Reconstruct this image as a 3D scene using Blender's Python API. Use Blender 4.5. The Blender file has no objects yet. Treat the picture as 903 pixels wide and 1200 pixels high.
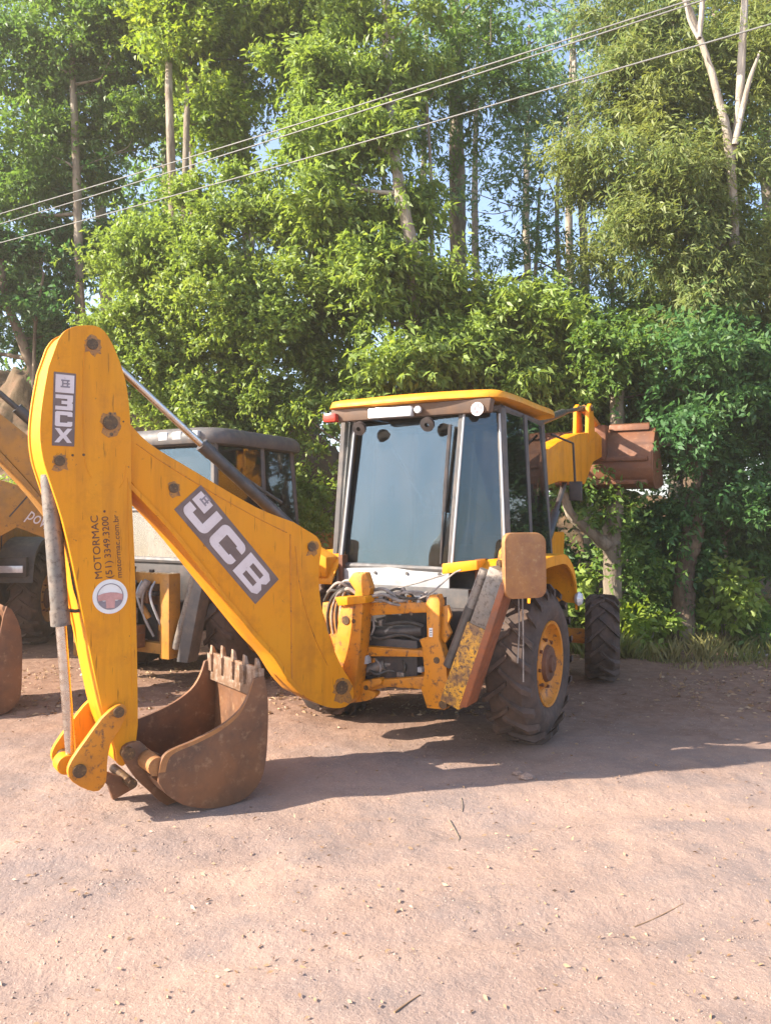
import bpy, bmesh, math, random
import numpy as np
from mathutils import Vector, Matrix, Quaternion

random.seed(7); rng = np.random.default_rng(11)
scene = bpy.context.scene
col = scene.collection

# ------------------------------------------------------------------ camera
CAM_H = 2.0; FPX = 903.0
cam = bpy.data.cameras.new('camera'); cam.sensor_fit = 'VERTICAL'; cam.sensor_height = 36.0
cam.lens = FPX/1200*36.0; cam.clip_start = 0.1; cam.clip_end = 2000
cam_o = bpy.data.objects.new('camera', cam); col.objects.link(cam_o)
cam_o.location = (0, 0, CAM_H); cam_o.rotation_euler = (math.radians(90), 0, 0)
scene.camera = cam_o

# ------------------------------------------------------------------ light
SUN_EL = math.radians(31); TO_SUN = Vector((-0.965, -0.262)).normalized()
world = bpy.data.worlds.new('World'); scene.world = world; world.use_nodes = True
wn = world.node_tree.nodes; wl = world.node_tree.links
sky = wn.new('ShaderNodeTexSky'); sky.sky_type = 'NISHITA'; sky.sun_disc = False
sky.sun_elevation = SUN_EL; sky.sun_rotation = math.atan2(TO_SUN.x, TO_SUN.y)
sky.air_density = 0.75; sky.dust_density = 1.0; sky.ozone_density = 1.0
wn['Background'].inputs[1].default_value = 0.15
wl.new(sky.outputs[0], wn['Background'].inputs[0])
sun = bpy.data.lights.new('sun', 'SUN'); sun.energy = 5.0; sun.angle = math.radians(0.5); sun.color = (1.0, 0.90, 0.76)
sun_o = bpy.data.objects.new('sun', sun); col.objects.link(sun_o)
sd = Vector((TO_SUN.x*math.cos(SUN_EL), TO_SUN.y*math.cos(SUN_EL), math.sin(SUN_EL)))
sun_o.rotation_euler = (-sd).to_track_quat('-Z', 'Y').to_euler(); sun_o.location = sd*30
vs = scene.view_settings; vs.view_transform = 'Standard'; vs.look = 'None'; vs.exposure = 1.70; vs.gamma = 1.0
vs.use_curve_mapping = False

# ------------------------------------------------------------------ materials
def new_mat(name):
    m = bpy.data.materials.new(name); m.use_nodes = True
    nt = m.node_tree; b = nt.nodes['Principled BSDF']
    return m, nt, b
def pos_node(nt, scale):
    g = nt.nodes.new('ShaderNodeNewGeometry'); mp = nt.nodes.new('ShaderNodeMapping')
    mp.inputs['Scale'].default_value = (scale, scale, scale) if not isinstance(scale, tuple) else scale
    nt.links.new(g.outputs['Position'], mp.inputs[0]); return mp.outputs[0]
def noise(nt, scale, detail=4, rough=0.6):
    n = nt.nodes.new('ShaderNodeTexNoise'); n.inputs['Scale'].default_value = 1.0
    n.inputs['Detail'].default_value = detail; n.inputs['Roughness'].default_value = rough
    nt.links.new(pos_node(nt, scale), n.inputs['Vector']); return n.outputs['Fac']
def ramp(nt, fac, a, b, va=0.0, vb=1.0):
    r = nt.nodes.new('ShaderNodeMapRange'); r.inputs['From Min'].default_value = a; r.inputs['From Max'].default_value = b
    r.inputs['To Min'].default_value = va; r.inputs['To Max'].default_value = vb
    nt.links.new(fac, r.inputs['Value']); return r.outputs['Result']
def mix(nt, fac, c1, c2):
    x = nt.nodes.new('ShaderNodeMix'); x.data_type = 'RGBA'
    for sock, v in ((x.inputs['Factor'], fac), (x.inputs[6], c1), (x.inputs[7], c2)):
        if isinstance(v, tuple): sock.default_value = (*v, 1) if len(v) == 3 else v
        elif isinstance(v, (int, float)): sock.default_value = v
        else: nt.links.new(v, sock)
    return x.outputs[2]
def bump(nt, b, h, strength=0.3, dist=0.01):
    n = nt.nodes.new('ShaderNodeBump'); n.inputs['Strength'].default_value = strength; n.inputs['Distance'].default_value = dist
    nt.links.new(h, n.inputs['Height']); nt.links.new(n.outputs[0], b.inputs['Normal'])

def worn(name, c1, c2, c3=None, rough=0.5, metal=0.0, s1=3.0, t1=(0.5, 0.75), s2=22.0, t2=(0.62, 0.72), bs=0.15):
    """paint or metal: colour c1, broad dirt c2 and small chips c3"""
    m, nt, b = new_mat(name)
    c = mix(nt, ramp(nt, noise(nt, s1, 6, 0.65), *t1), c1, c2)
    if c3: c = mix(nt, ramp(nt, noise(nt, s2, 5, 0.7), *t2), c, c3)
    nt.links.new(c, b.inputs['Base Color']); b.inputs['Metallic'].default_value = metal
    nt.links.new(ramp(nt, noise(nt, s2*0.7, 3), 0.3, 0.7, rough-0.1, rough+0.12), b.inputs['Roughness'])
    bump(nt, b, noise(nt, s2*1.5, 4), bs, 0.004)
    return m
def plain(name, c, rough=0.5, metal=0.0, emit=None):
    m, nt, b = new_mat(name)
    cc = mix(nt, ramp(nt, noise(nt, 14.0, 5, 0.7), 0.35, 0.7), c, tuple(x*0.72 for x in c))
    nt.links.new(cc, b.inputs['Base Color'])
    b.inputs['Roughness'].default_value = rough; b.inputs['Metallic'].default_value = metal
    return m

M = {}
M['yellow'] = worn('yellow_paint', (0.76, 0.315, 0.010), (0.55, 0.21, 0.02), (0.22, 0.09, 0.03), 0.42, 0, 2.2, (0.42, 0.85), 16, (0.65, 0.74))
def painted(name, base, faded, grime):
    m, nt, b = new_mat(name)
    c = mix(nt, ramp(nt, noise(nt, 1.1, 5, 0.6), 0.40, 0.70, 0, 0.75), base, faded)
    c = mix(nt, ramp(nt, noise(nt, (7, 7, 0.7), 5, 0.65), 0.48, 0.74, 0, 0.7), c, grime)
    c = mix(nt, ramp(nt, noise(nt, 3.6, 7, 0.75), 0.52, 0.76, 0, 0.7), c, grime)
    c = mix(nt, ramp(nt, noise(nt, (60, 60, 4.5), 3, 0.5), 0.66, 0.71, 0, 0.6), c, tuple(x*0.45 for x in grime))
    c = mix(nt, ramp(nt, noise(nt, 19, 5, 0.75), 0.67, 0.71), c, (0.15, 0.065, 0.03))
    nt.links.new(c, b.inputs['Base Color'])
    nt.links.new(ramp(nt, noise(nt, 5, 5, 0.7), 0.3, 0.7, 0.42, 0.68), b.inputs['Roughness']); b.inputs['Specular IOR Level'].default_value = 0.3
    bump(nt, b, noise(nt, 8, 6, 0.6), 0.12, 0.006); return m
M['yellow'] = painted('yellow_paint_streaked', (0.68, 0.252, 0.0015), (0.67, 0.285, 0.004), (0.42, 0.145, 0.008))
M['yellow_faded'] = painted('sun_bleached_yellow', (0.62, 0.25, 0.008), (0.62, 0.31, 0.04), (0.40, 0.19, 0.03))
M['yellow_worn'] = worn('worn_yellow_paint', (0.58, 0.205, 0.004), (0.35, 0.125, 0.012), (0.13, 0.055, 0.025), 0.5, 0, 5, (0.45, 0.75), 20, (0.55, 0.66), 0.3)
M['yellow_chipped'] = worn('chipped_yellow_paint', (0.68, 0.33, 0.02), (0.20, 0.10, 0.04), (0.10, 0.05, 0.03), 0.55, 0, 9, (0.42, 0.6), 38, (0.48, 0.60), 0.4)
M['yellow_old'] = worn('old_yellow_paint', (0.42, 0.185, 0.02), (0.24, 0.12, 0.03), (0.13, 0.07, 0.03), 0.55, 0, 4, (0.4, 0.75), 15, (0.58, 0.7))
M['rust'] = worn('rusty_steel', (0.215, 0.095, 0.042), (0.11, 0.058, 0.036), (0.33, 0.20, 0.11), 0.58, 0.25, 3.2, (0.38, 0.66), 17, (0.56, 0.80), 0.4)
M['edge_steel'] = worn('worn_bright_steel', (0.30, 0.20, 0.14), (0.20, 0.11, 0.06), (0.42, 0.33, 0.26), 0.45, 0.4, 6, (0.4, 0.65), 22, (0.5, 0.7), 0.3)
M['rust_red'] = worn('red_brown_steel', (0.17, 0.060, 0.022), (0.10, 0.042, 0.024), (0.24, 0.13, 0.06), 0.62, 0.1, 2.6, (0.4, 0.7), 26, (0.58, 0.75), 0.3)
M['rust_pad'] = worn('orange_brown_steel', (0.36, 0.16, 0.05), (0.24, 0.10, 0.04), (0.44, 0.25, 0.10), 0.6, 0.1, 7, (0.4, 0.7), 26, (0.55, 0.75), 0.3)
M['orange_shaded'] = worn('shaded_dirty_orange', (0.26, 0.07, 0.018), (0.13, 0.05, 0.025), (0.12, 0.05, 0.03), 0.55, 0, 6, (0.4, 0.7), 22, (0.55, 0.7), 0.3)
M['fascia'] = worn('dusty_brown_plastic', (0.13, 0.075, 0.045), (0.09, 0.06, 0.045), (0.20, 0.11, 0.05), 0.6, 0, 6, (0.4, 0.7), 20, (0.6, 0.75))
M['grease'] = worn('grease_film', (0.40, 0.17, 0.02), (0.25, 0.10, 0.02), (0.12, 0.06, 0.03), 0.35, 0, 25, (0.4, 0.7), 60, (0.5, 0.65))
M['rubber'] = worn('dusty_rubber', (0.045, 0.031, 0.026), (0.125, 0.075, 0.052), None, 0.85, 0, 5, (0.35, 0.75), 30, bs=0.4)
M['black'] = worn('black_metal', (0.035, 0.03, 0.03), (0.085, 0.06, 0.05), None, 0.5, 0.1, 6, (0.45, 0.75), 25)
M['dark_grey'] = worn('dark_grey_plastic', (0.075, 0.07, 0.07), (0.15, 0.12, 0.10), None, 0.6, 0, 6, (0.45, 0.75), 25)
M['ram_grey'] = worn('grey_ram_paint', (0.16, 0.15, 0.14), (0.25, 0.20, 0.16), (0.09, 0.07, 0.06), 0.45, 0.3, 8, (0.4, 0.7), 30, (0.5, 0.65))
M['ram_black'] = worn('black_ram_paint', (0.05, 0.047, 0.046), (0.11, 0.09, 0.08), None, 0.42, 0.2, 8, (0.4, 0.7), 30)
M['chrome'] = worn('chromed_steel', (0.62, 0.57, 0.52), (0.45, 0.36, 0.30), None, 0.28, 1.0, 4, (0.45, 0.75), 40, bs=0.05)
M['pin'] = worn('greasy_pin_steel', (0.12, 0.07, 0.035), (0.07, 0.045, 0.03), (0.30, 0.19, 0.08), 0.5, 0.5, 20, (0.4, 0.7), 60, (0.55, 0.7))
M['pale'] = worn('pale_grey_paint', (0.36, 0.37, 0.38), (0.27, 0.26, 0.25), (0.17, 0.14, 0.12), 0.45, 0, 6, (0.45, 0.8), 25, (0.66, 0.75))
M['white'] = worn('white_paint', (0.74, 0.73, 0.70), (0.58, 0.54, 0.5), None, 0.45, 0, 6, (0.45, 0.8), 25)
M['decal_bg'] = worn('decal_brown_film', (0.13, 0.085, 0.075), (0.20, 0.14, 0.12), (0.5, 0.26, 0.05), 0.42, 0, 8, (0.4, 0.8), 30, (0.70, 0.75), 0.05)
M['decal_fg'] = worn('decal_white_film', (0.66, 0.58, 0.57), (0.56, 0.47, 0.46), (0.30, 0.20, 0.17), 0.45, 0, 9, (0.4, 0.8), 45, (0.66, 0.74), 0.05)
M['print_dark'] = plain('dark_print', (0.10, 0.035, 0.02), 0.5)
M['print_pink'] = plain('pink_print', (0.58, 0.30, 0.27), 0.5)
M['print_grey'] = plain('grey_print', (0.26, 0.22, 0.24), 0.5)
M['red_lens'] = plain('red_lamp_lens', (0.55, 0.05, 0.03), 0.2)
M['lamp_lens'] = plain('clear_lamp_lens', (0.75, 0.76, 0.78), 0.12, 0.2)
M['hose'] = worn('grey_hose', (0.13, 0.11, 0.10), (0.34, 0.29, 0.25), None, 0.6, 0, 12, (0.35, 0.65), 30)
M['hose_black'] = worn('black_hose', (0.04, 0.035, 0.03), (0.10, 0.08, 0.06), None, 0.6, 0, 12, (0.45, 0.75), 30)
M['wire'] = plain('pale_cable', (0.20, 0.20, 0.19), 0.5)
M['seat'] = plain('dark_seat_fabric', (0.05, 0.05, 0.055), 0.9)
M['red_plastic'] = plain('red_plastic', (0.5, 0.05, 0.08), 0.5)

def glass(name, tint, refl, dust, trans):
    m, nt, b = new_mat(name)
    nt.nodes.remove(b); out = nt.nodes['Material Output']
    tr = nt.nodes.new('ShaderNodeBsdfTransparent'); tr.inputs[0].default_value = (*trans, 1)
    gl = nt.nodes.new('ShaderNodeBsdfGlossy'); gl.inputs['Roughness'].default_value = 0.03
    gl.inputs['Color'].default_value = (*tint, 1)
    di = nt.nodes.new('ShaderNodeBsdfDiffuse'); di.inputs['Color'].default_value = (0.34, 0.31, 0.28, 1)
    fr = nt.nodes.new('ShaderNodeFresnel'); fr.inputs['IOR'].default_value = 1.5
    f2 = ramp(nt, fr.outputs[0], 0.0, 1.0, refl, 1.0)
    m1 = nt.nodes.new('ShaderNodeMixShader'); nt.links.new(f2, m1.inputs[0]); nt.links.new(tr.outputs[0], m1.inputs[1]); nt.links.new(gl.outputs[0], m1.inputs[2])
    m2 = nt.nodes.new('ShaderNodeMixShader'); d = ramp(nt, noise(nt, (2.2, 2.2, 0.9), 6, 0.75), 0.38, 0.72, dust*0.3, dust*3.2)
    nt.links.new(d, m2.inputs[0]); nt.links.new(m1.outputs[0], m2.inputs[1]); nt.links.new(di.outputs[0], m2.inputs[2])
    nt.links.new(m2.outputs[0], out.inputs['Surface'])
    return m
M['glass'] = glass('tinted_window_glass', (0.52, 0.76, 0.95), 0.045, 0.026, (0.20, 0.26, 0.30))
M['glass_side'] = glass('dark_side_glass', (0.85, 0.92, 0.95), 0.03, 0.02, (0.40, 0.44, 0.44))

def leaf_mat(name, ca, cb, cc, transl=0.42):
    m, nt, b = new_mat(name)
    g = nt.nodes.new('ShaderNodeNewGeometry'); rnd = g.outputs['Random Per Island']
    c = mix(nt, rnd, ca, cb)
    c = mix(nt, ramp(nt, noise(nt, 0.55, 3), 0.42, 0.66), c, cc)
    nt.links.new(c, b.inputs['Base Color']); b.inputs['Roughness'].default_value = 0.5
    b.inputs['Specular IOR Level'].default_value = 0.45
    t = nt.nodes.new('ShaderNodeBsdfTranslucent')
    hs = nt.nodes.new('ShaderNodeHueSaturation'); hs.inputs['Hue'].default_value = 0.485; hs.inputs['Saturation'].default_value = 1.1; hs.inputs['Value'].default_value = 1.5
    nt.links.new(c, hs.inputs['Color']); nt.links.new(hs.outputs[0], t.inputs['Color'])
    ms = nt.nodes.new('ShaderNodeMixShader'); ms.inputs[0].default_value = transl
    nt.links.new(b.outputs[0], ms.inputs[1]); nt.links.new(t.outputs[0], ms.inputs[2])
    nt.links.new(ms.outputs[0], nt.nodes['Material Output'].inputs['Surface'])
    return m
M['leaf_mid'] = leaf_mat('mid_green_leaves', (0.075, 0.159, 0.030), (0.171, 0.258, 0.051), (0.107, 0.205, 0.049))
M['leaf_light'] = leaf_mat('light_green_leaves', (0.131, 0.213, 0.033), (0.287, 0.363, 0.078), (0.187, 0.279, 0.057))
M['leaf_yellow'] = leaf_mat('yellow_green_leaves', (0.167, 0.268, 0.034), (0.297, 0.366, 0.062), (0.148, 0.244, 0.047))
M['leaf_olive'] = leaf_mat('olive_leaves', (0.118, 0.190, 0.053), (0.229, 0.262, 0.086), (0.198, 0.232, 0.055))
M['leaf_pale'] = leaf_mat('pale_green_leaves', (0.114, 0.218, 0.093), (0.227, 0.323, 0.151), (0.147, 0.258, 0.111))
M['leaf_dark'] = leaf_mat('dark_green_leaves', (0.042, 0.126, 0.037), (0.114, 0.205, 0.054), (0.064, 0.165, 0.051))
M['leaf_blue'] = leaf_mat('grey_green_leaves', (0.061, 0.147, 0.062), (0.136, 0.207, 0.103), (0.087, 0.170, 0.078))
M['grass'] = leaf_mat('grass_blades', (0.11, 0.16, 0.03), (0.26, 0.25, 0.08), (0.28, 0.22, 0.10), 0.35)
M['litter'] = leaf_mat('dry_leaves', (0.20, 0.11, 0.05), (0.46, 0.33, 0.20), (0.33, 0.20, 0.11), 0.1)

def bark(name, c1, c2, c3):
    m, nt, b = new_mat(name)
    c = mix(nt, ramp(nt, noise(nt, (9, 9, 1.6), 6, 0.7), 0.35, 0.65), c1, c2)
    c = mix(nt, ramp(nt, noise(nt, (3, 3, 1.2), 4), 0.5, 0.68), c, c3)
    nt.links.new(c, b.inputs['Base Color']); b.inputs['Roughness'].default_value = 0.9
    bump(nt, b, noise(nt, (24, 24, 5), 5, 0.7), 0.8, 0.03)
    return m
M['bark'] = bark('brown_bark', (0.17, 0.115, 0.075), (0.075, 0.05, 0.035), (0.28, 0.21, 0.14))
M['bark_pale'] = bark('pale_bark', (0.38, 0.335, 0.275), (0.22, 0.175, 0.13), (0.48, 0.43, 0.37))
M['bark_grey'] = bark('grey_bark', (0.26, 0.21, 0.155), (0.13, 0.10, 0.07), (0.40, 0.33, 0.25))

# ground: pink-beige packed dirt with patches of grey gravel
gm, nt, b = new_mat('packed_dirt_and_gravel')
c = mix(nt, ramp(nt, noise(nt, 0.55, 5, 0.6), 0.38, 0.62), (0.314, 0.207, 0.154), (0.232, 0.174, 0.152))
c = mix(nt, ramp(nt, noise(nt, 1.5, 7, 0.72), 0.47, 0.58, 0, 0.7), c, (0.210, 0.160, 0.140))
c = mix(nt, ramp(nt, noise(nt, (0.35, 1.1, 1), 4, 0.6), 0.50, 0.64), c, (0.353, 0.236, 0.178))
c = mix(nt, ramp(nt, noise(nt, 2.3, 6, 0.7), 0.46, 0.74), c, (0.361, 0.245, 0.185))
c = mix(nt, ramp(nt, noise(nt, 38, 4, 0.75), 0.50, 0.68, 0, 0.6), c, (0.244, 0.165, 0.130))
c = mix(nt, ramp(nt, noise(nt, 70, 3, 0.7), 0.60, 0.68), c, (0.442, 0.330, 0.264))
# red soil around the machines, darkened and reddened further to paint the shade there
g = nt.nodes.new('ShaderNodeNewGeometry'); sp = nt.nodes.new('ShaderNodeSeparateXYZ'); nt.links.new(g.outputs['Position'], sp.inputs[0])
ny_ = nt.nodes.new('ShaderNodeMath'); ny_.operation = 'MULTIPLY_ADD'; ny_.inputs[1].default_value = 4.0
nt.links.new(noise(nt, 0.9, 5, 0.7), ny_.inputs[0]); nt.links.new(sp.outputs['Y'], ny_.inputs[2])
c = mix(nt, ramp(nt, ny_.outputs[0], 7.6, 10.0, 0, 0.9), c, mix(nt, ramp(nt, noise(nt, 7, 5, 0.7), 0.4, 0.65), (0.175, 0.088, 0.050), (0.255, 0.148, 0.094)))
bz = ramp(nt, sp.outputs['Z'], 0.05, 0.45)  # darker earth bank beyond the yard, by height
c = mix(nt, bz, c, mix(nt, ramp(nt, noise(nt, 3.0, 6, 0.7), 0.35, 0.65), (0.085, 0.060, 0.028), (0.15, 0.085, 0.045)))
nt.links.new(c, b.inputs['Base Color']); b.inputs['Roughness'].default_value = 0.95
mm = nt.nodes.new('ShaderNodeMath'); mm.operation = 'ADD'
nt.links.new(noise(nt, 45, 5, 0.75), mm.inputs[0]); nt.links.new(ramp(nt, noise(nt, 9, 4), 0.2, 0.8, 0, 1.2), mm.inputs[1])
bump(nt, b, mm.outputs[0], 0.5, 0.022)
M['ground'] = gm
M['stone'] = leaf_mat('gravel_stones', (0.222, 0.159, 0.130), (0.370, 0.274, 0.218), (0.296, 0.200, 0.152), 0.0)

# ------------------------------------------------------------------ mesh helpers
class MB:
    def __init__(s): s.v = []; s.f = []
    def add(s, vs_, fs):
        o = len(s.v); s.v += [tuple(p) for p in vs_]; s.f += [tuple(i+o for i in f) for f in fs]; return s
    def prism(s, front, back):
        n = len(front)
        return s.add(list(front)+list(back), [tuple(range(n)), tuple(range(2*n-1, n-1, -1))] + [(i, (i+1) % n, n+(i+1) % n, n+i) for i in range(n)])
    def box(s, c, ax, ay, az):
        c, ax, ay, az = map(Vector, (c, ax, ay, az))
        p = [c+ax*i+ay*j+az*k for k in (-1, 1) for i, j in ((-1, -1), (1, -1), (1, 1), (-1, 1))]
        return s.prism(p[:4], p[4:])
    def tube(s, pts, rad, n=10, cap=True, jit=0.0):
        pts = [Vector(p) for p in pts]; m = len(pts)
        if not hasattr(rad, '__len__'): rad = [rad]*m
        ref = None; vs_ = []
        for i in range(m):
            t = (pts[min(i+1, m-1)]-pts[max(i-1, 0)]).normalized()
            if ref is None: ref = t.orthogonal().normalized()
            u = (ref - t*ref.dot(t)); u = u.normalized() if u.length > 1e-6 else t.orthogonal().normalized()
            ref = u; w = t.cross(u)
            for k in range(n):
                a = 2*math.pi*k/n; vs_.append(pts[i]+(u*math.cos(a)+w*math.sin(a))*(rad[i]*(1+(jit*random.uniform(-1, 1) if jit else 0))))
        fs = [(i*n+k, i*n+(k+1) % n, (i+1)*n+(k+1) % n, (i+1)*n+k) for i in range(m-1) for k in range(n)]
        if cap: fs += [tuple(range(n-1, -1, -1)), tuple(range((m-1)*n, m*n))]
        return s.add(vs_, fs)
    def cyl(s, a, b, r, n=20): return s.tube([a, b], r, n)
    def lathe(s, o, ax, prof, n=40):
        """prof: (distance along axis, radius)"""
        ax = Vector(ax).normalized(); o = Vector(o); u = ax.orthogonal().normalized(); w = ax.cross(u); vs_ = []
        for (h, r) in prof:
            for k in range(n):
                a = 2*math.pi*k/n; vs_.append(o+ax*h+(u*math.cos(a)+w*math.sin(a))*r)
        m = len(prof)
        fs = [(i*n+k, i*n+(k+1) % n, (i+1)*n+(k+1) % n, (i+1)*n+k) for i in range(m-1) for k in range(n)]
        return s.add(vs_, fs)
    def build(s, name, mat, parent=None, bevel=0.0, smooth=35, kind=None, recalc=True):
        base = ORIGIN.get(parent.name, Vector((0, 0, 0))) if parent else Vector((0, 0, 0))
        me = bpy.data.meshes.new(name)
        me.from_pydata([tuple(Vector(p)-base) for p in s.v], [], s.f)
        if recalc:
            bm = bmesh.new(); bm.from_mesh(me); bmesh.ops.recalc_face_normals(bm, faces=bm.faces)
            if bevel:
                es = [e for e in bm.edges if len(e.link_faces) == 2 and e.calc_face_angle(0) > 0.6]
                try: bmesh.ops.bevel(bm, geom=es, offset=bevel, segments=2, profile=0.6, affect='EDGES', clamp_overlap=True)
                except Exception: pass
            bm.to_mesh(me); bm.free()
        me.polygons.foreach_set('use_smooth', [True]*len(me.polygons))
        me.set_sharp_from_angle(angle=math.radians(smooth))
        me.materials.append(mat if not isinstance(mat, str) else M[mat])
        o = bpy.data.objects.new(name, me); col.objects.link(o)
        if parent: o.parent = parent
        ORIGIN[o.name] = base
        if kind: o['kind'] = kind
        return o
ORIGIN = {}
def thing(name, label, cat, loc, group=None):
    o = bpy.data.objects.new(name, None); col.objects.link(o); o.location = loc; o.empty_display_size = 0.3
    o['label'] = label; o['category'] = cat
    if group: o['group'] = group
    ORIGIN[o.name] = Vector(loc); return o
def smooth_closed(p, sub=4):
    out = []; n = len(p)
    for i in range(n):
        p0, p1, p2, p3 = (np.array(p[(i+k-1) % n], float) for k in range(4))
        for j in range(sub):
            t = j/sub
            out.append(tuple(0.5*((2*p1)+(p2-p0)*t+(2*p0-5*p1+4*p2-p3)*t*t+(3*p1-p0-3*p2+p3)*t**3)))
    return out
def smooth_open(p, sub=6):
    out = []; n = len(p)
    for i in range(n-1):
        p0, p1, p2, p3 = (np.array(p[min(max(i+k-1, 0), n-1)], float) for k in range(4))
        for j in range(sub):
            t = j/sub
            out.append(tuple(0.5*((2*p1)+(p2-p0)*t+(2*p0-5*p1+4*p2-p3)*t*t+(3*p1-p0-3*p2+p3)*t**3)))
    out.append(tuple(p[-1])); return out
def sight(x, y, Y):
    return Vector(((x-451.5)*Y/FPX, Y, CAM_H-(y-600)*Y/FPX))
class Plane:
    """vertical plane of a real sheet of steel; n points towards the viewer's side"""
    def __init__(s, n, c): s.n = Vector((n[0], n[1], 0)).normalized(); s.c = c; s.u = Vector((-s.n.y, s.n.x, 0))
    def pt(s, x, y, off=0.0):
        dx = (x-451.5)/FPX; dz = -(y-600)/FPX; t = (s.c+off)/(s.n.x*dx+s.n.y)
        return Vector((dx*t, t, CAM_H+dz*t))
    def plate(s, mb, outline, off, thick, back=0.0):
        fr = [s.pt(x, y, off)-s.n*back for x, y in outline]
        return mb.prism(fr, [p-s.n*thick for p in fr])
    def pin(s, mb, x, y, off, r, length, n=20):
        p = s.pt(x, y, off); return mb.cyl(p, p-s.n*length, r, n)

# ------------------------------------------------------------------ ground
def vnoise(x, y, seed=0):
    xi = np.floor(x).astype(int); yi = np.floor(y).astype(int); fx = x-xi; fy = y-yi
    fx = fx*fx*(3-2*fx); fy = fy*fy*(3-2*fy)
    def h(a, b_):
        n = (a*374761393+b_*668265263+seed*974711) & 0x7fffffff
        n = ((n ^ (n >> 13))*1274126177) & 0x7fffffff
        return (n & 0xffff)/65535.0
    return (h(xi, yi)*(1-fx)+h(xi+1, yi)*fx)*(1-fy)+(h(xi, yi+1)*(1-fx)+h(xi+1, yi+1)*fx)*fy
def sstep(a, b_, x):
    t = np.clip((x-a)/(b_-a), 0, 1); return t*t*(3-2*t)
def ground_z(x, y):
    x = np.asarray(x, float); y = np.asarray(y, float)
    near = sstep(60, 20, np.abs(x)+np.abs(y))
    z = (vnoise(x*0.6, y*0.6, 1)-0.5)*0.05*near + (vnoise(x*2.4, y*2.4, 2)-0.5)*0.03*near + (vnoise(x*8, y*8, 3)-0.5)*0.014*near
    edge = 12.0+0.9*(vnoise(x*0.35, y*0.05, 5)-0.5)*2
    hgt = 2.0+2.8*sstep(2.0, -5.0, x)+0.7*(vnoise(x*0.3, y*0.3, 8)-0.5)
    z = z + hgt*sstep(edge, edge+5.0, y)*(0.80+0.3*vnoise(x*0.9, y*0.9, 6)+0.12*vnoise(x*3.1, y*3.1, 9)+0.06*vnoise(x*9, y*9, 10))
    # shallow wheel tracks across the yard
    for (x0, y0, ang, dep) in ((0.0, 3.55, 9, 0.030), (0.0, 4.75, 13, 0.024)):
        a = math.radians(ang); dd = (y-y0)*math.cos(a)-(x-x0)*math.sin(a)+0.12*(vnoise(x*0.5, y*0.2, 15)-0.5)
        al = (x-x0)*math.cos(a)+(y-y0)*math.sin(a)
        w_ = np.exp(-(dd/0.15)**4); z = z-dep*w_*(0.7+0.3*vnoise(al*0.8, dd, 16))+0.022*np.exp(-((np.abs(dd)-0.2)/0.06)**2)*vnoise(al*2.5, dd*3, 17)
        z = z+0.006*w_*(np.sin(al*42+np.sign(dd)*dd*22) > 0.2)*(vnoise(al*0.6, dd, 19) > 0.35)
    return z
def axis(parts):
    a = []
    for (s, e, d) in parts: a += list(np.arange(s, e, d))
    return np.array(a+[parts[-1][1]])
gx = axis([(-400, -60, 40), (-60, -12, 4), (-12, -9, 0.5), (-9, 9, 0.06), (9, 12, 0.5), (12, 60, 4), (60, 400, 40)])
gy = axis([(-300, -30, 30), (-30, 0, 3), (0, 2.4, 0.4), (2.4, 9, 0.06), (9, 18, 0.10), (18, 60, 3), (60, 500, 40)])
GX, GY = np.meshgrid(gx, gy); GZ = ground_z(GX, GY)
nx, ny = len(gx), len(gy)
idx = np.arange(nx*ny).reshape(ny, nx)
quads = np.stack([idx[:-1, :-1], idx[:-1, 1:], idx[1:, 1:], idx[1:, :-1]], -1).reshape(-1, 4)
def np_mesh(name, verts, faces, mat, k=4, smooth=True):
    me = bpy.data.meshes.new(name); nf = len(faces)
    me.vertices.add(len(verts)); me.vertices.foreach_set('co', np.ascontiguousarray(verts, np.float32).ravel())
    me.loops.add(nf*k); me.loops.foreach_set('vertex_index', np.ascontiguousarray(faces, np.int32).ravel())
    me.polygons.add(nf); me.polygons.foreach_set('loop_start', np.arange(0, nf*k, k, dtype=np.int32))
    me.polygons.foreach_set('loop_total', np.full(nf, k, np.int32))
    if smooth: me.polygons.foreach_set('use_smooth', np.ones(nf, bool))
    me.update(calc_edges=True); me.materials.append(M[mat]); return me
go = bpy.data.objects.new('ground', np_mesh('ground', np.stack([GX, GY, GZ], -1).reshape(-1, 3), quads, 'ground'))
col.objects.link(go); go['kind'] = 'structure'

def gz(x, y): return float(ground_z(x, y))

# ------------------------------------------------------------------ machine frame
class Frame:
    def __init__(s, O, deg):
        t = math.radians(deg); s.O = Vector((O[0], O[1], 0))
        s.R = Vector((math.cos(t), -math.sin(t), 0)); s.F = Vector((math.sin(t), math.cos(t), 0)); s.Z = Vector((0, 0, 1))
    def p(s, r, f, z): return s.O+s.R*r+s.F*f+s.Z*z
    def rear(s, f): n = -s.F; return Plane(n, n.dot(s.O)-f)     # plane facing backwards at distance f
    def side(s, r): return Plane(s.R, s.R.dot(s.O)+r)
    def box(s, mb, r0, r1, f0, f1, z0, z1):
        return mb.box(s.p((r0+r1)/2, (f0+f1)/2, (z0+z1)/2), s.R*(abs(r1-r0)/2), s.F*(abs(f1-f0)/2), s.Z*(abs(z1-z0)/2))
    def bar(s, mb, pts, w=0.05):
        return mb.tube([s.p(*q) for q in pts], w, 8)
    def quad(s, mb, pts, t, ndir):
        fr = [s.p(*q) for q in pts]; return mb.prism(fr, [q+ndir*t for q in fr])

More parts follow.
